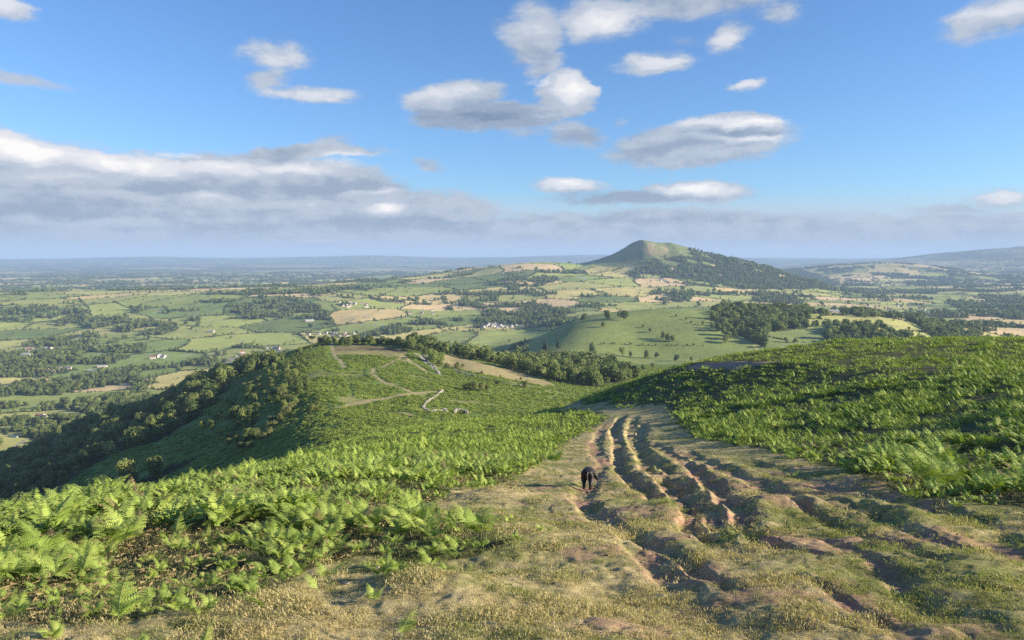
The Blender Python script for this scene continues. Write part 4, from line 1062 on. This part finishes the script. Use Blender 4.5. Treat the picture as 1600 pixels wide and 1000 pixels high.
put(688, 571, 400, 1100, 7, 'haw', 'low dull bush at the foot of the large tree beside the lane', None, 'bush')
put(655, 551, 400, 1200, 12, 'broad', 'mid green tree at the far end of the brown bracken band')
for u, v, h in ((738, 608, 6.2), (750, 608, 5.2), (729, 608, 4.6), (760, 608, 3.8)): put(u, v + 3, 250, 800, h * 1.35, 'haw', '%s gorse-like bush of the clump right of the ruined wall' % {6.2: 'tallest', 5.2: 'second', 4.6: 'leftmost', 3.8: 'rightmost low'}[h], 'bushes in the clump right of the wall', 'bush')
for u, v, h, l in ((778, 602, 5, 'small dark bush below the pale strip field, left of two'), (820, 606, 7, 'dark round bush beside the right end of the pale strip field'), (815, 594, 3.4, 'small round bush standing on the pale strip field'), (700, 577, 6.5, 'grey green bush on the wall line at the left end of the strip field'), (712, 577, 7.5, 'broad grey green bush on the strip field wall, right of another'), (723, 574, 4.2, 'small bush at the right of the pair on the strip field wall'), (754, 585, 3.6, 'brownish bush on the lower edge of the strip field'), (782, 590, 2.5, 'tiny dark bush on the lower edge of the strip field')):
    put(u, v, 300, 1000, h, 'haw', l, None, 'bush')
for u, v, h in ((466, 530, 12), (473, 529, 13), (481, 529, 12.5), (488, 528, 10)): put(u, v + 12, 500, 1300, h * 1.25, 'pine', '%s flat topped pine on the skyline of the spur, left end' % {12: 'leftmost', 13: 'tallest', 12.5: 'third', 10: 'rightmost and lowest'}[h], 'flat topped pines at the left end of the spur')
for i, (u, v) in enumerate(strip_line([(500, 527), (540, 526), (580, 525), (620, 526), (648, 534)], 22, 2)): put(u, v + 13, 700, 1300, random.uniform(8, 13), 'broad', 'low bushy tree along the spur end', 'trees in the row along the far end of the spur')
for i, (u, v, h) in enumerate([(440, 620, 8), (428, 622, 6.5), (452, 632, 6), (447, 648, 6), (440, 658, 5), (456, 640, 5), (487, 643, 5), (493, 640, 3.5), (453, 602, 4.5), (458, 598, 4), (430, 590, 4.5), (436, 584, 4), (452, 584, 4.5), (461, 567, 5), (484, 546, 5), (465, 555, 3.5), (405, 570, 4), (425, 606, 4), (482, 617, 3), (410, 552, 4)]):
    put(u, v, 260, 1100, h, 'haw', 'pale hawthorn near the spur crest' if i else 'largest round hawthorn on the shaded left flank of the spur', 'pale hawthorns near the spur crest' if i else None, 'bush')
for u, v, h, l in ((975, 500, 15, 'tall tree on the skyline of the bald green hill, right of two'), (968, 497, 11, 'smaller tree touching the tall skyline tree of the bald green hill'), (949, 498, 13, 'wide tree on the skyline of the bald green hill, left of two'), (912, 502, 12, 'tree at the left shoulder of the bald green hill'),
                   (941, 511, 7, 'small lone tree on the open grass of the bald green hill'), (1004, 512, 5, 'small thorn near the centre of the bald green hill'), (1017, 519, 6, 'pale thorn just above the clump on the bald green hill'), (1036, 530, 11, 'left tree of the dark clump in the middle of the bald green hill'),
                   (1043, 533, 11, 'middle tree of the dark clump on the bald green hill'), (1051, 534, 9, 'right tree of the dark clump on the bald green hill'), (1056, 495, 5, 'uppermost of the thorns near the top of the bald green hill'), (1072, 500, 5, 'second thorn from the top on the bald green hill'), (1080, 505, 5, 'third thorn from the top on the bald green hill'), (1097, 508, 6, 'lowest thorn of the row on the bald green hill')):
    put(u, v, 1150, 2400, h, 'broad' if h > 7 else 'haw', l, None, 'tree' if h > 7 else 'bush')
for i, (u, v, h) in enumerate([(1113, 514, 9), (1122, 518, 12), (1130, 525, 13), (1138, 531, 12), (1146, 526, 12), (1128, 514, 10), (1140, 518, 11), (1134, 536, 10), (1186, 536, 14), (1192, 528, 14), (1184, 524, 12), (1196, 538, 13)]):
    put(u, v, 1150, 2400, h, 'broad', 'dark tree on the right shoulder of the green hill' if i < 8 else 'tall dark tree at the lower tip of the hill wood', 'trees in the clump on the right shoulder of the hill' if i < 8 else 'trees at the lower tip of the hill wood')
for i, (u, v) in enumerate(strip_line([(925, 538), (960, 538), (1010, 540), (1060, 540), (1110, 541)], 16, 1.5)): put(u, v, 1100, 2000, random.uniform(2.5, 4.5), 'haw', 'thorn across the foot of the green hill', 'thorns in the row across the foot of the hill', 'bush')
for u, v, h, l in ((852, 549, 17, 'darkest pointed conifer above the wood right of the spur', ), (872, 546, 15, 'second dark conifer above the wood right of the spur'), (925, 552, 12, 'round dark tree at the near foot of the bald green hill, left'), (972, 557, 12, 'round dark tree at the near foot of the bald green hill, middle'), (985, 558, 8, 'small tree beside the round dark tree at the hill foot'),
                   (1010, 560, 11, 'round dark tree at the near foot of the bald green hill, right'), (1026, 560, 8, 'thin tree right of the round trees at the hill foot'), (1057, 564, 8, 'tree low at the hill foot just left of the bare bank'), (1080, 565, 6, 'lowest tree at the hill foot above the bare bank'), (985, 573, 9, 'tree in front of the narrow green field below the hill'), (1020, 575, 8, 'bushy tree just above the bracken crest'), (1005, 578, 8, 'bushy tree half hidden behind the bracken crest'), (1228, 535, 7, 'left one of two small trees on the slope above the right bracken'), (1242, 536, 6.5, 'right one of two small trees on the slope above the right bracken')):
    put(u, v, 560, 2000, h, 'con' if 'conifer' in l else 'broad', l)
for i, (u, v) in enumerate(strip_line([(1268, 511), (1290, 510), (1330, 512), (1345, 518)], 9, 3)): put(u, v, 1200, 2300, random.uniform(9, 13), 'broad', 'dark hedge tree right of the hill wood', 'trees in the hedge right of the hill wood')
for i, (u, v) in enumerate(strip_line([(1350, 517), (1372, 512), (1385, 520), (1400, 530), (1420, 533)], 14, 5)): put(u, v, 1200, 2300, random.uniform(9, 15), 'broad', 'dark tree in the group above the right bracken', 'trees in the dense group above the right bracken')
for i, (u, v) in enumerate(strip_line([(1345, 490), (1400, 496), (1440, 505), (1480, 520), (1530, 532)], 26, 3)): put(u, v, 1400, 2600, random.uniform(8, 12), 'broad', 'tree in the long belt slanting to the right bracken', 'trees in the long slanting belt')
for i, (u, v) in enumerate([(355, 722), (345, 724), (335, 722), (365, 726), (330, 727), (308, 732), (300, 733)]): put(u, v, 35, 130, (2.7, 2.9, 2.6, 2.0, 2.0, 2.1, 1.9)[i], 'haw', 'hawthorn behind the left foreground bracken' if i < 5 else 'small rounded hawthorn left of the foreground bush', 'hawthorn bushes rising behind the left bracken' if i < 5 else 'smaller hawthorns left of the foreground bush', 'bush')

def region(u, v, r):
    return region_(u, v, r).replace('in the middle of the wood', 'in the mid wood').replace('in the wood right of the far end of the spur', 'right of the spur end').replace('beyond the left end of the bald green hill', 'left of the green hill').replace('bald ', '').replace('on top of the green hill', 'on the green hill').replace('belt above the right bracken crest', 'belt over the right bracken')
def region_(u, v, r):
    if r < 1300 and u > 600:
        if u < 760: return 'in the wood right of the far end of the spur'
        if u < 850: return 'in the wood behind the pale strip field'
        return 'in the wood below the bald green hill'
    if r < 1700 and u < 620:
        if v > 700: return 'in the lowest wood under the shaded flank'
        if v > 650: return 'in the middle of the wood on the shaded flank'
        if u > 250: return 'in the upper wood under the shaded flank'
        return 'in the valley wood at the left edge'
    if 1090 < u < 1270 and r < 2300: return 'in the dark wood on top of the green hill'
    if u >= 1270: return 'in the belt above the right bracken crest'
    if u < 330: return 'on the valley floor at the left'
    if u < 700: return 'on the valley floor beyond the spur'
    return 'beyond the left end of the bald green hill'
au, av, ad = project(allx, ally, allz)
app = alls * 12 / np.hypot(allx, ally) * F_PX
vis = visible(allx, ally, allz + 9 * alls, 0) & (au > 5) & (au < 1595)
n_t = 300 - sum(1 for q in PLACED if q[2] == 'broad') - 8
order = np.argsort(-np.where(vis, app, 0))[:n_t]
rest = np.ones(len(allx), bool); rest[order] = False
def inst(kind_name, pair, loc, s, rz, label, group, cat):
    root = bpy.data.objects.new(kind_name, None); col.objects.link(root); root.location = loc; root.rotation_euler = (0, 0, rz); root.scale = (s * random.uniform(.9, 1.12), s * random.uniform(.9, 1.12), s)
    c = link('crown', pair[0], root); t = link('trunk', pair[1], root)
    TL.append((root, loc, cat, label, group)) if group else tag(root, label, cat)
    return root
TL = []
byreg = {}
for i in order:
    ti = int(RNG.integers(0, 6)); rg_ = region(au[i], av[i], math.hypot(allx[i], ally[i])); byreg.setdefault(rg_, []).append(i)
for rg_, L_ in byreg.items():
    L_.sort(key=lambda i: au[i]); big = max(L_, key=lambda i: app[i])
    for j, i in enumerate(L_):
        if len(L_) > 3 and j == 0: lab = 'leftmost leafy tree %s' % rg_; gp = None
        elif len(L_) > 3 and j == len(L_) - 1: lab = 'rightmost leafy tree %s' % rg_; gp = None
        elif len(L_) > 3 and i == big: lab = 'largest leafy tree %s' % rg_; gp = None
        else: lab = 'leafy tree %s' % rg_; gp = 'trees %s' % rg_
        inst('broadleaf_tree', BROAD[int(RNG.integers(0, 6))], (allx[i], ally[i], allz[i] - .2), float(alls[i]), float(RNG.uniform(0, 6.28)), lab, gp, 'tree')
for p, h, kind, lab, gp, cat in PLACED:
    k = random.randrange(6)
    if p[1] > 1150: h *= 1.6 if h > 5.5 else 1.3
    if kind == 'broad': nm, pr, hh = 'broadleaf_tree', BROAD[k], TREE_H[k]
    elif kind == 'haw': nm, pr, hh = 'hawthorn_bush', HAW[k % 4], 4.6
    elif kind == 'con': nm, pr, hh = 'conifer', CON[k % 3], 13
    else: nm, pr, hh = 'pine_tree', PINE[k % 2], 11
    inst(nm, pr, (p[0], p[1], p[2] - .15), h / hh, random.uniform(0, 6.28), lab, gp, cat)
name_by_place(TL)
P = np.stack([allx[rest], ally[rest], allz[rest]], 1); n = len(P); s_ = alls[rest]
scatter('woodland', BROAD_STUFF, P, np.stack([np.zeros(n), np.zeros(n), RNG.uniform(0, 6.28, n)], 1), np.stack([s_ * 1.12, s_ * 1.12, s_], 1), RNG.integers(0, 6, n), 'woods and hedgerow trees massed across the valley')
x, y, z, s = far; n = len(x)
scatter('far_woodland', BROAD_STUFF, np.stack([x, y, z], 1), np.stack([np.zeros(n), np.zeros(n), RNG.uniform(0, 6.28, n)], 1), np.stack([s * 4.5, s * 4.5, s * 1.3], 1), RNG.integers(0, 6, n), 'far woods on the plain reading as dark bands')
print('COUNTS woods', len(W1[0]), len(W2[0]), len(W3[0]), 'hedge', len(HP), 'hedge trees', len(HT), 'far', n, 'ferns', [len(f[4]) for f in FX], 'grass', len(G_[0][0]) + len(G_[1][0]) + len(G_[2][0]) + len(G_[3][0]))

# ------------------------------------------------------------ houses
def house_meshes(L_, W_, Hh, rise, wallm, roofm, seed, chim=True):
    w = MB(); w.box((0, 0, Hh / 2 - .6), (L_, W_, Hh + 1.2))
    for sx in (-1, 1): w.add([(sx * L_ / 2, -W_ / 2, Hh), (sx * L_ / 2, W_ / 2, Hh), (sx * L_ / 2, 0, Hh + rise)], [(0, 1, 2) if sx > 0 else (0, 2, 1)])
    r = MB(); e = .35; t = .18
    for sy in (-1, 1):
        k = rise / (W_ / 2)
        a = [(-L_ / 2 - e, sy * (W_ / 2 + e), Hh - k * e), (L_ / 2 + e, sy * (W_ / 2 + e), Hh - k * e), (L_ / 2 + e, 0, Hh + rise), (-L_ / 2 - e, 0, Hh + rise)]
        r.add(a + [(x, y, z + t) for x, y, z in a], [(0, 1, 2, 3), (7, 6, 5, 4), (0, 4, 5, 1), (1, 5, 6, 2), (3, 2, 6, 7), (0, 3, 7, 4)])
    c = MB(); c.box((L_ * .38, 0, Hh + rise + .3), (.9, .7, 1.6))
    g = MB(); g.box((0, 0, 0), (1.1, .14, 1.2)); spots = [(-L_ / 2 + 1.6 + q * 2.8, sy * (W_ / 2 + .01), fl) for sy in (-1, 1) for fl in ((1.4, 4.0) if Hh > 4.2 else (1.4,)) for q in range(int(L_ // 2.8))]
    return (w.mesh('wall', [wallm]), r.mesh('roof', [roofm]), c.mesh('chimney', [MAT_STONE]) if chim else None, (g.mesh('window', [MAT_GLASS]), spots))
HOUSE = [house_meshes(11, 7, 5, 2.4, MAT_WALLW, MAT_ROOFG, 0), house_meshes(14, 7, 5, 2.4, MAT_WALLW, MAT_ROOFR, 1), house_meshes(9, 6.5, 5, 2.3, MAT_WALLT, MAT_ROOFG, 2), house_meshes(12, 7.5, 5.2, 2.6, MAT_WALLT, MAT_ROOFR, 3)]
BARN = [house_meshes(34, 15, 5, 2.2, MAT_WALLW, MAT_ROOFW, 4, False), house_meshes(24, 12, 4.4, 2, MAT_WALLT, MAT_ROOFW, 5, False)]
LODGE = [house_meshes(12, 4.2, 2.7, .9, MAT_WALLW, MAT_ROOFW, 6, False)]
LAB = []
def house(nm, me4, u, v, lo, hi, rz, label, group, cat='house', s=1.0):
    p = hit(u, v, lo, hi, 1500); root = bpy.data.objects.new(nm, None); col.objects.link(root); root.location = (p[0], p[1], p[2]); root.rotation_euler = (0, 0, rz); root.scale = (s, s, s)
    link('wall', me4[0], root); rf = link('roof', me4[1], root)
    if me4[2]: link('chimney', me4[2], rf)
    if p[1] < 1900:
        for sp_ in me4[3][1]: link('window', me4[3][0], root, sp_)
    LAB.append((root, p, cat, label, group)) if group else tag(root, label, cat)
rh = random.Random(5)
for (us, vs, n, lab, grp) in [((772, 866), (506, 513), 44, 'white park home in the pale estate', 'homes in the pale estate left of the hill'),
                              ((738, 800), (508, 513), 10, 'white house left of the pale estate', 'houses in the line left of the estate')]:
    for i in range(n):
        u = rh.uniform(*us); v = rh.uniform(*vs) - (u - us[0]) * .035
        house('park_home' if n > 20 else 'house', LODGE[0] if n > 20 else HOUSE[i % 2], u, v, 1500, 5000, rh.uniform(0, 3), lab, grp, s=1.25)
for (us, vs, n, lab, grp) in [((528, 575), (472, 482), 14, 'white house in the hill village', 'houses in the hill village above the spur'), ((480, 600), (520, 527), 16, 'white house just behind the spur', 'houses just behind the spur crest'),
                              ((406, 440), (545, 551), 9, 'white house at the valley road left of the spur', 'houses at the valley road left of the spur'), ((68, 112), (576, 586), 10, 'pale house in the left valley village', 'houses in the left valley village'), ((186, 222), (577, 582), 5, 'white house right of the long white shed', 'houses right of the long shed'),
                              ((44, 80), (543, 551), 7, 'white house in the upper left hamlet', 'houses in the upper left hamlet'), ((236, 262), (556, 562), 6, 'white house by the small valley wood', 'houses by the small valley wood'), ((990, 1056), (424, 441), 12, 'pale farmhouse under the far hill', 'farmhouses on the foot of the far hill'),
                              ((1440, 1600), (484, 492), 16, 'pale house in the town on the right plain', 'houses in the town on the right plain'), ((1340, 1440), (478, 486), 8, 'pale house left of the right hand town', 'houses left of the right hand town'), ((52, 80), (652, 660), 3, 'house among trees at the left edge', 'houses among the trees at the left edge'),
                              ((640, 680), (484, 494), 6, 'small pale house on the wooded slope', 'houses on the wooded slope beyond the spur'), ((370, 400), (552, 560), 5, 'white building close under the spur', 'buildings on the valley floor close to the spur')]:
    for i in range(n):
        house('house', HOUSE[rh.randrange(3)], rh.uniform(*us), rh.uniform(*vs), 1150, 8000, rh.uniform(-.6, .6) + (1.57 if rh.random() < .3 else 0), lab, grp, s=1.15)
for u, v, k, lab in ((147, 581, 0, 'long white shed in the left valley, left of the white houses'), (40, 555, 0, 'long pale barn below the upper left hamlet'), (160, 574, 1, 'pale barn behind the long white shed'), (330, 519, 1, 'lone pale barn in the field at centre left'), (484, 502, 0, 'white barn in the field above the pines'), (1300, 488, 0, 'long pale shed on the right plain'), (545, 474, 1, 'long white barn at the top of the hill village'), (24, 683, 0, 'white barn at the far left edge of the wood')):
    house('barn', BARN[k], u, v, 1150, 6000, rh.uniform(-.3, .3), lab, None, 'barn', .45 if u == 24 else 1.0)

name_by_place(LAB)

# ------------------------------------------------------------ ruined dry stone walls
STONES = [stone_mesh(40 + i, 'wall_stone_%d' % i, MAT_STONE) for i in range(4)]
def stone_wall(px, lo, hi, h, w, label, sp=.75):
    pts = [hit(u, v, lo, hi, 3000) for u, v in px]; rnd = random.Random(len(px) * 7)
    o0 = pts[0]; mb = MB()
    for a, b in zip(pts[:-1], pts[1:]):
        L_ = float(np.hypot(*(b - a)[:2])); n = max(1, int(L_ / sp))
        for i in range(n):
            t = i / n; x = a[0] + (b[0] - a[0]) * t; y = a[1] + (b[1] - a[1]) * t; z = float(H(x, y)[0]); hh = h * rnd.uniform(.6, 1.1)
            if rnd.random() < .12: continue
            rz = math.atan2(b[1] - a[1], b[0] - a[0]) + rnd.uniform(-.3, .3); k = int(max(1, hh / .5))
            for q in range(k + 1):
                for sd in (-1, 1):
                    src = STONES[rnd.randrange(4)]; s = (sp * .62 * rnd.uniform(.8, 1.2), w * .33, .34 * rnd.uniform(.8, 1.2)); cx = x + rnd.uniform(-.1, .1) - sin(rz) * sd * w * .25; cy = y + cos(rz) * sd * w * .25
                    ca, sa = cos(rz), sin(rz)
                    mb.add([(cx + v.co.x * s[0] * ca - v.co.y * s[1] * sa - o0[0], cy + v.co.x * s[0] * sa + v.co.y * s[1] * ca - o0[1], z + .15 + q * .5 + v.co.z * s[2] - o0[2]) for v in src.vertices], [tuple(p.vertices) for p in src.polygons])
    o = link('stone_wall', mb.mesh('stone_wall', [MAT_STONE]), None, tuple(o0)); tag(o, label, 'wall')
stone_wall([(692, 611), (684, 618), (673, 625), (665, 632), (661, 638), (665, 642), (672, 644)], 250, 700, 1.25, 1.0, 'pale tumbled dry stone wall curving down from the end of the sandy path', 1.1)
stone_wall([(675, 644), (688, 644), (696, 641), (699, 646)], 250, 700, 1.2, .9, 'short hooked end of ruined wall right of the curving wall', 1.1)
stone_wall([(710, 646), (714, 643), (726, 643), (731, 648)], 250, 700, 1.6, 1.2, 'separate small arc of ruined wall, rightmost', 1.1)
stone_wall([(660, 553), (668, 565), (680, 575), (686, 585)], 400, 1100, 1.1, 1.0, 'pale stone wall following the lane past the large tree', 1.6)
stone_wall([(700, 572), (740, 588), (790, 600), (850, 608)], 400, 1100, 1.0, .8, 'dark boundary wall along the lower edge of the pale strip field', 1.6)
BL = []
for i, (u, v) in enumerate([(762, 615), (766, 613), (757, 617), (770, 617), (748, 613)]):
    p = hit(u, v, 250, 700); o = link('boulder', STONES[i % 4], None, tuple(p)); s = (.8, .6, .9, .5, .6)[i]; o.scale = (s, s, s)
    BL.append((o, p, 'boulder', 'pale boulder right of the ruined wall', 'boulders right of the ruined wall'))
name_by_place(BL)
WS = stone_mesh(77, 'white_stone', MAT_WALLT)
p = hit(541, 903); o = link('stone', WS, None, (p[0], p[1], float(H(p[0], p[1])[0]) + .01)); o.scale = (.032, .02, .018); tag(o, 'small pale stone on the turf above the shaded hollow', 'stone')
p = hit(590, 881); o = link('stone', WS, None, (p[0], p[1], float(H(p[0], p[1])[0]) + .01)); o.scale = (.03, .02, .016); o.rotation_euler = (0, 0, 1); tag(o, 'pale flat stone under the fern edge', 'stone')

# ------------------------------------------------------------ the dog, seen from behind, nose down to the right
def dog():
    p = hit(918, 757); gz = float(H(p[0], p[1])[0]); s = .85 * p[1] / 18.0
    # local axes: +Y is the way the dog walks, +X its right
    J = {}; E = []
    def j(n, co, r, par=None): J[n] = (co, r); (E.append((par, n)) if par else None)
    j('pelvis', (0, -.20, .49), (.115, .12)); j('loin', (0, -.05, .50), (.112, .13), 'pelvis'); j('rib', (.01, .15, .48), (.125, .155), 'loin'); j('chest', (.03, .30, .45), (.115, .14), 'rib')
    j('neck', (.09, .42, .44), (.075, .08), 'chest'); j('neck2', (.15, .48, .37), (.06, .065), 'neck'); j('head', (.20, .51, .30), (.07, .075), 'neck2'); j('muzzle', (.235, .51, .22), (.042, .045), 'head'); j('nose', (.25, .505, .16), (.028, .028), 'muzzle')
    j('tail1', (0, -.31, .50), (.04, .04), 'pelvis'); j('tail2', (-.01, -.37, .42), (.03, .03), 'tail1'); j('tail3', (-.01, -.385, .34), (.024, .024), 'tail2'); j('tail4', (.0, -.375, .28), (.012, .012), 'tail3')
    for sx, n, dy in ((-1, 'l', .03), (1, 'r', -.05)):
        j('hip' + n, (sx * .075, -.22, .44), (.09, .11), 'pelvis'); j('knee' + n, (sx * .088, -.16 + dy, .30), (.072, .085), 'hip' + n); j('hock' + n, (sx * .082, -.29 + dy, .16), (.04, .045), 'knee' + n); j('ankle' + n, (sx * .082, -.27 + dy, .05), (.036, .038), 'hock' + n); j('paw' + n, (sx * .082, -.225 + dy, .022), (.042, .028), 'ankle' + n)
        j('sho' + n, (sx * .085, .27, .38), (.065, .075), 'chest'); j('elb' + n, (sx * .09, .22 - dy, .26), (.05, .055), 'sho' + n); j('wri' + n, (sx * .088, .25 - dy, .12), (.036, .04), 'elb' + n); j('fp' + n, (sx * .088, .255 - dy, .04), (.034, .036), 'wri' + n); j('fpaw' + n, (sx * .088, .29 - dy, .022), (.032, .022), 'fp' + n)
    names = list(J); ix = {n: i for i, n in enumerate(names)}
    me = bpy.data.meshes.new('dog_body'); me.from_pydata([J[n][0] for n in names], [(ix[a], ix[b]) for a, b in E], []); me.materials.append(MAT_FUR)
    root = bpy.data.objects.new('dog', None); col.objects.link(root); root.location = (p[0], p[1], gz - .005); root.rotation_euler = (radians(-9), 0, radians(-8)); root.scale = (s * 1.12, s * 1.05, s)
    tag(root, 'black dog seen from behind on the path, head lowered to the right', 'dog')
    b = link('body', me, root); md = b.modifiers.new('skin', 'SKIN'); md.use_smooth_shade = True
    sv = me.skin_vertices[0].data
    for i, n in enumerate(names): sv[i].radius = J[n][1]; sv[i].use_root = (n == 'pelvis')
    b.modifiers.new('sub', 'SUBSURF').levels = 2; b.modifiers['sub'].render_levels = 2
    for sx in (-1, 1):
        m = MB(); c = Vector((.20 + sx * .062, .50, .345)); m.add([c + Vector((0, -.02, .02)), c + Vector((sx * .012, .03, .02)), c + Vector((sx * .03, .035, -.06)), c + Vector((sx * .026, 0, -.095)), c + Vector((sx * .022, -.03, -.05)), c + Vector((sx * -.004, .0, -.03))], [(0, 1, 2, 3, 4), (0, 4, 5), (4, 3, 5), (3, 2, 5), (2, 1, 5), (1, 0, 5)])
        link('ear', m.mesh('ear', [MAT_FUR]), root)
dog()

# ------------------------------------------------------------ the air
hz = MB(); top = float(max(GZ.max(), 0)) + 25; bot = float(GZ.min()) - 1.0
hz.box((0, 0, (top + bot) / 2), (93000, 93000, top - bot))
m = bpy.data.materials.new('haze'); m.use_nodes = True; nt = m.node_tree; nt.nodes.clear(); o_ = nt.nodes.new('ShaderNodeOutputMaterial'); pv = nt.nodes.new('ShaderNodeVolumePrincipled')
pv.inputs['Color'].default_value = HAZE_C; pv.inputs['Density'].default_value = HAZE_D; pv.inputs['Anisotropy'].default_value = 0.0; nt.links.new(pv.outputs[0], o_.inputs['Volume'])
try: m.cycles.homogeneous_volume = True
except Exception: pass
ho = link('haze', hz.mesh('haze', [m])); tag(ho, 'pale blue summer haze over the valley', kind='stuff')
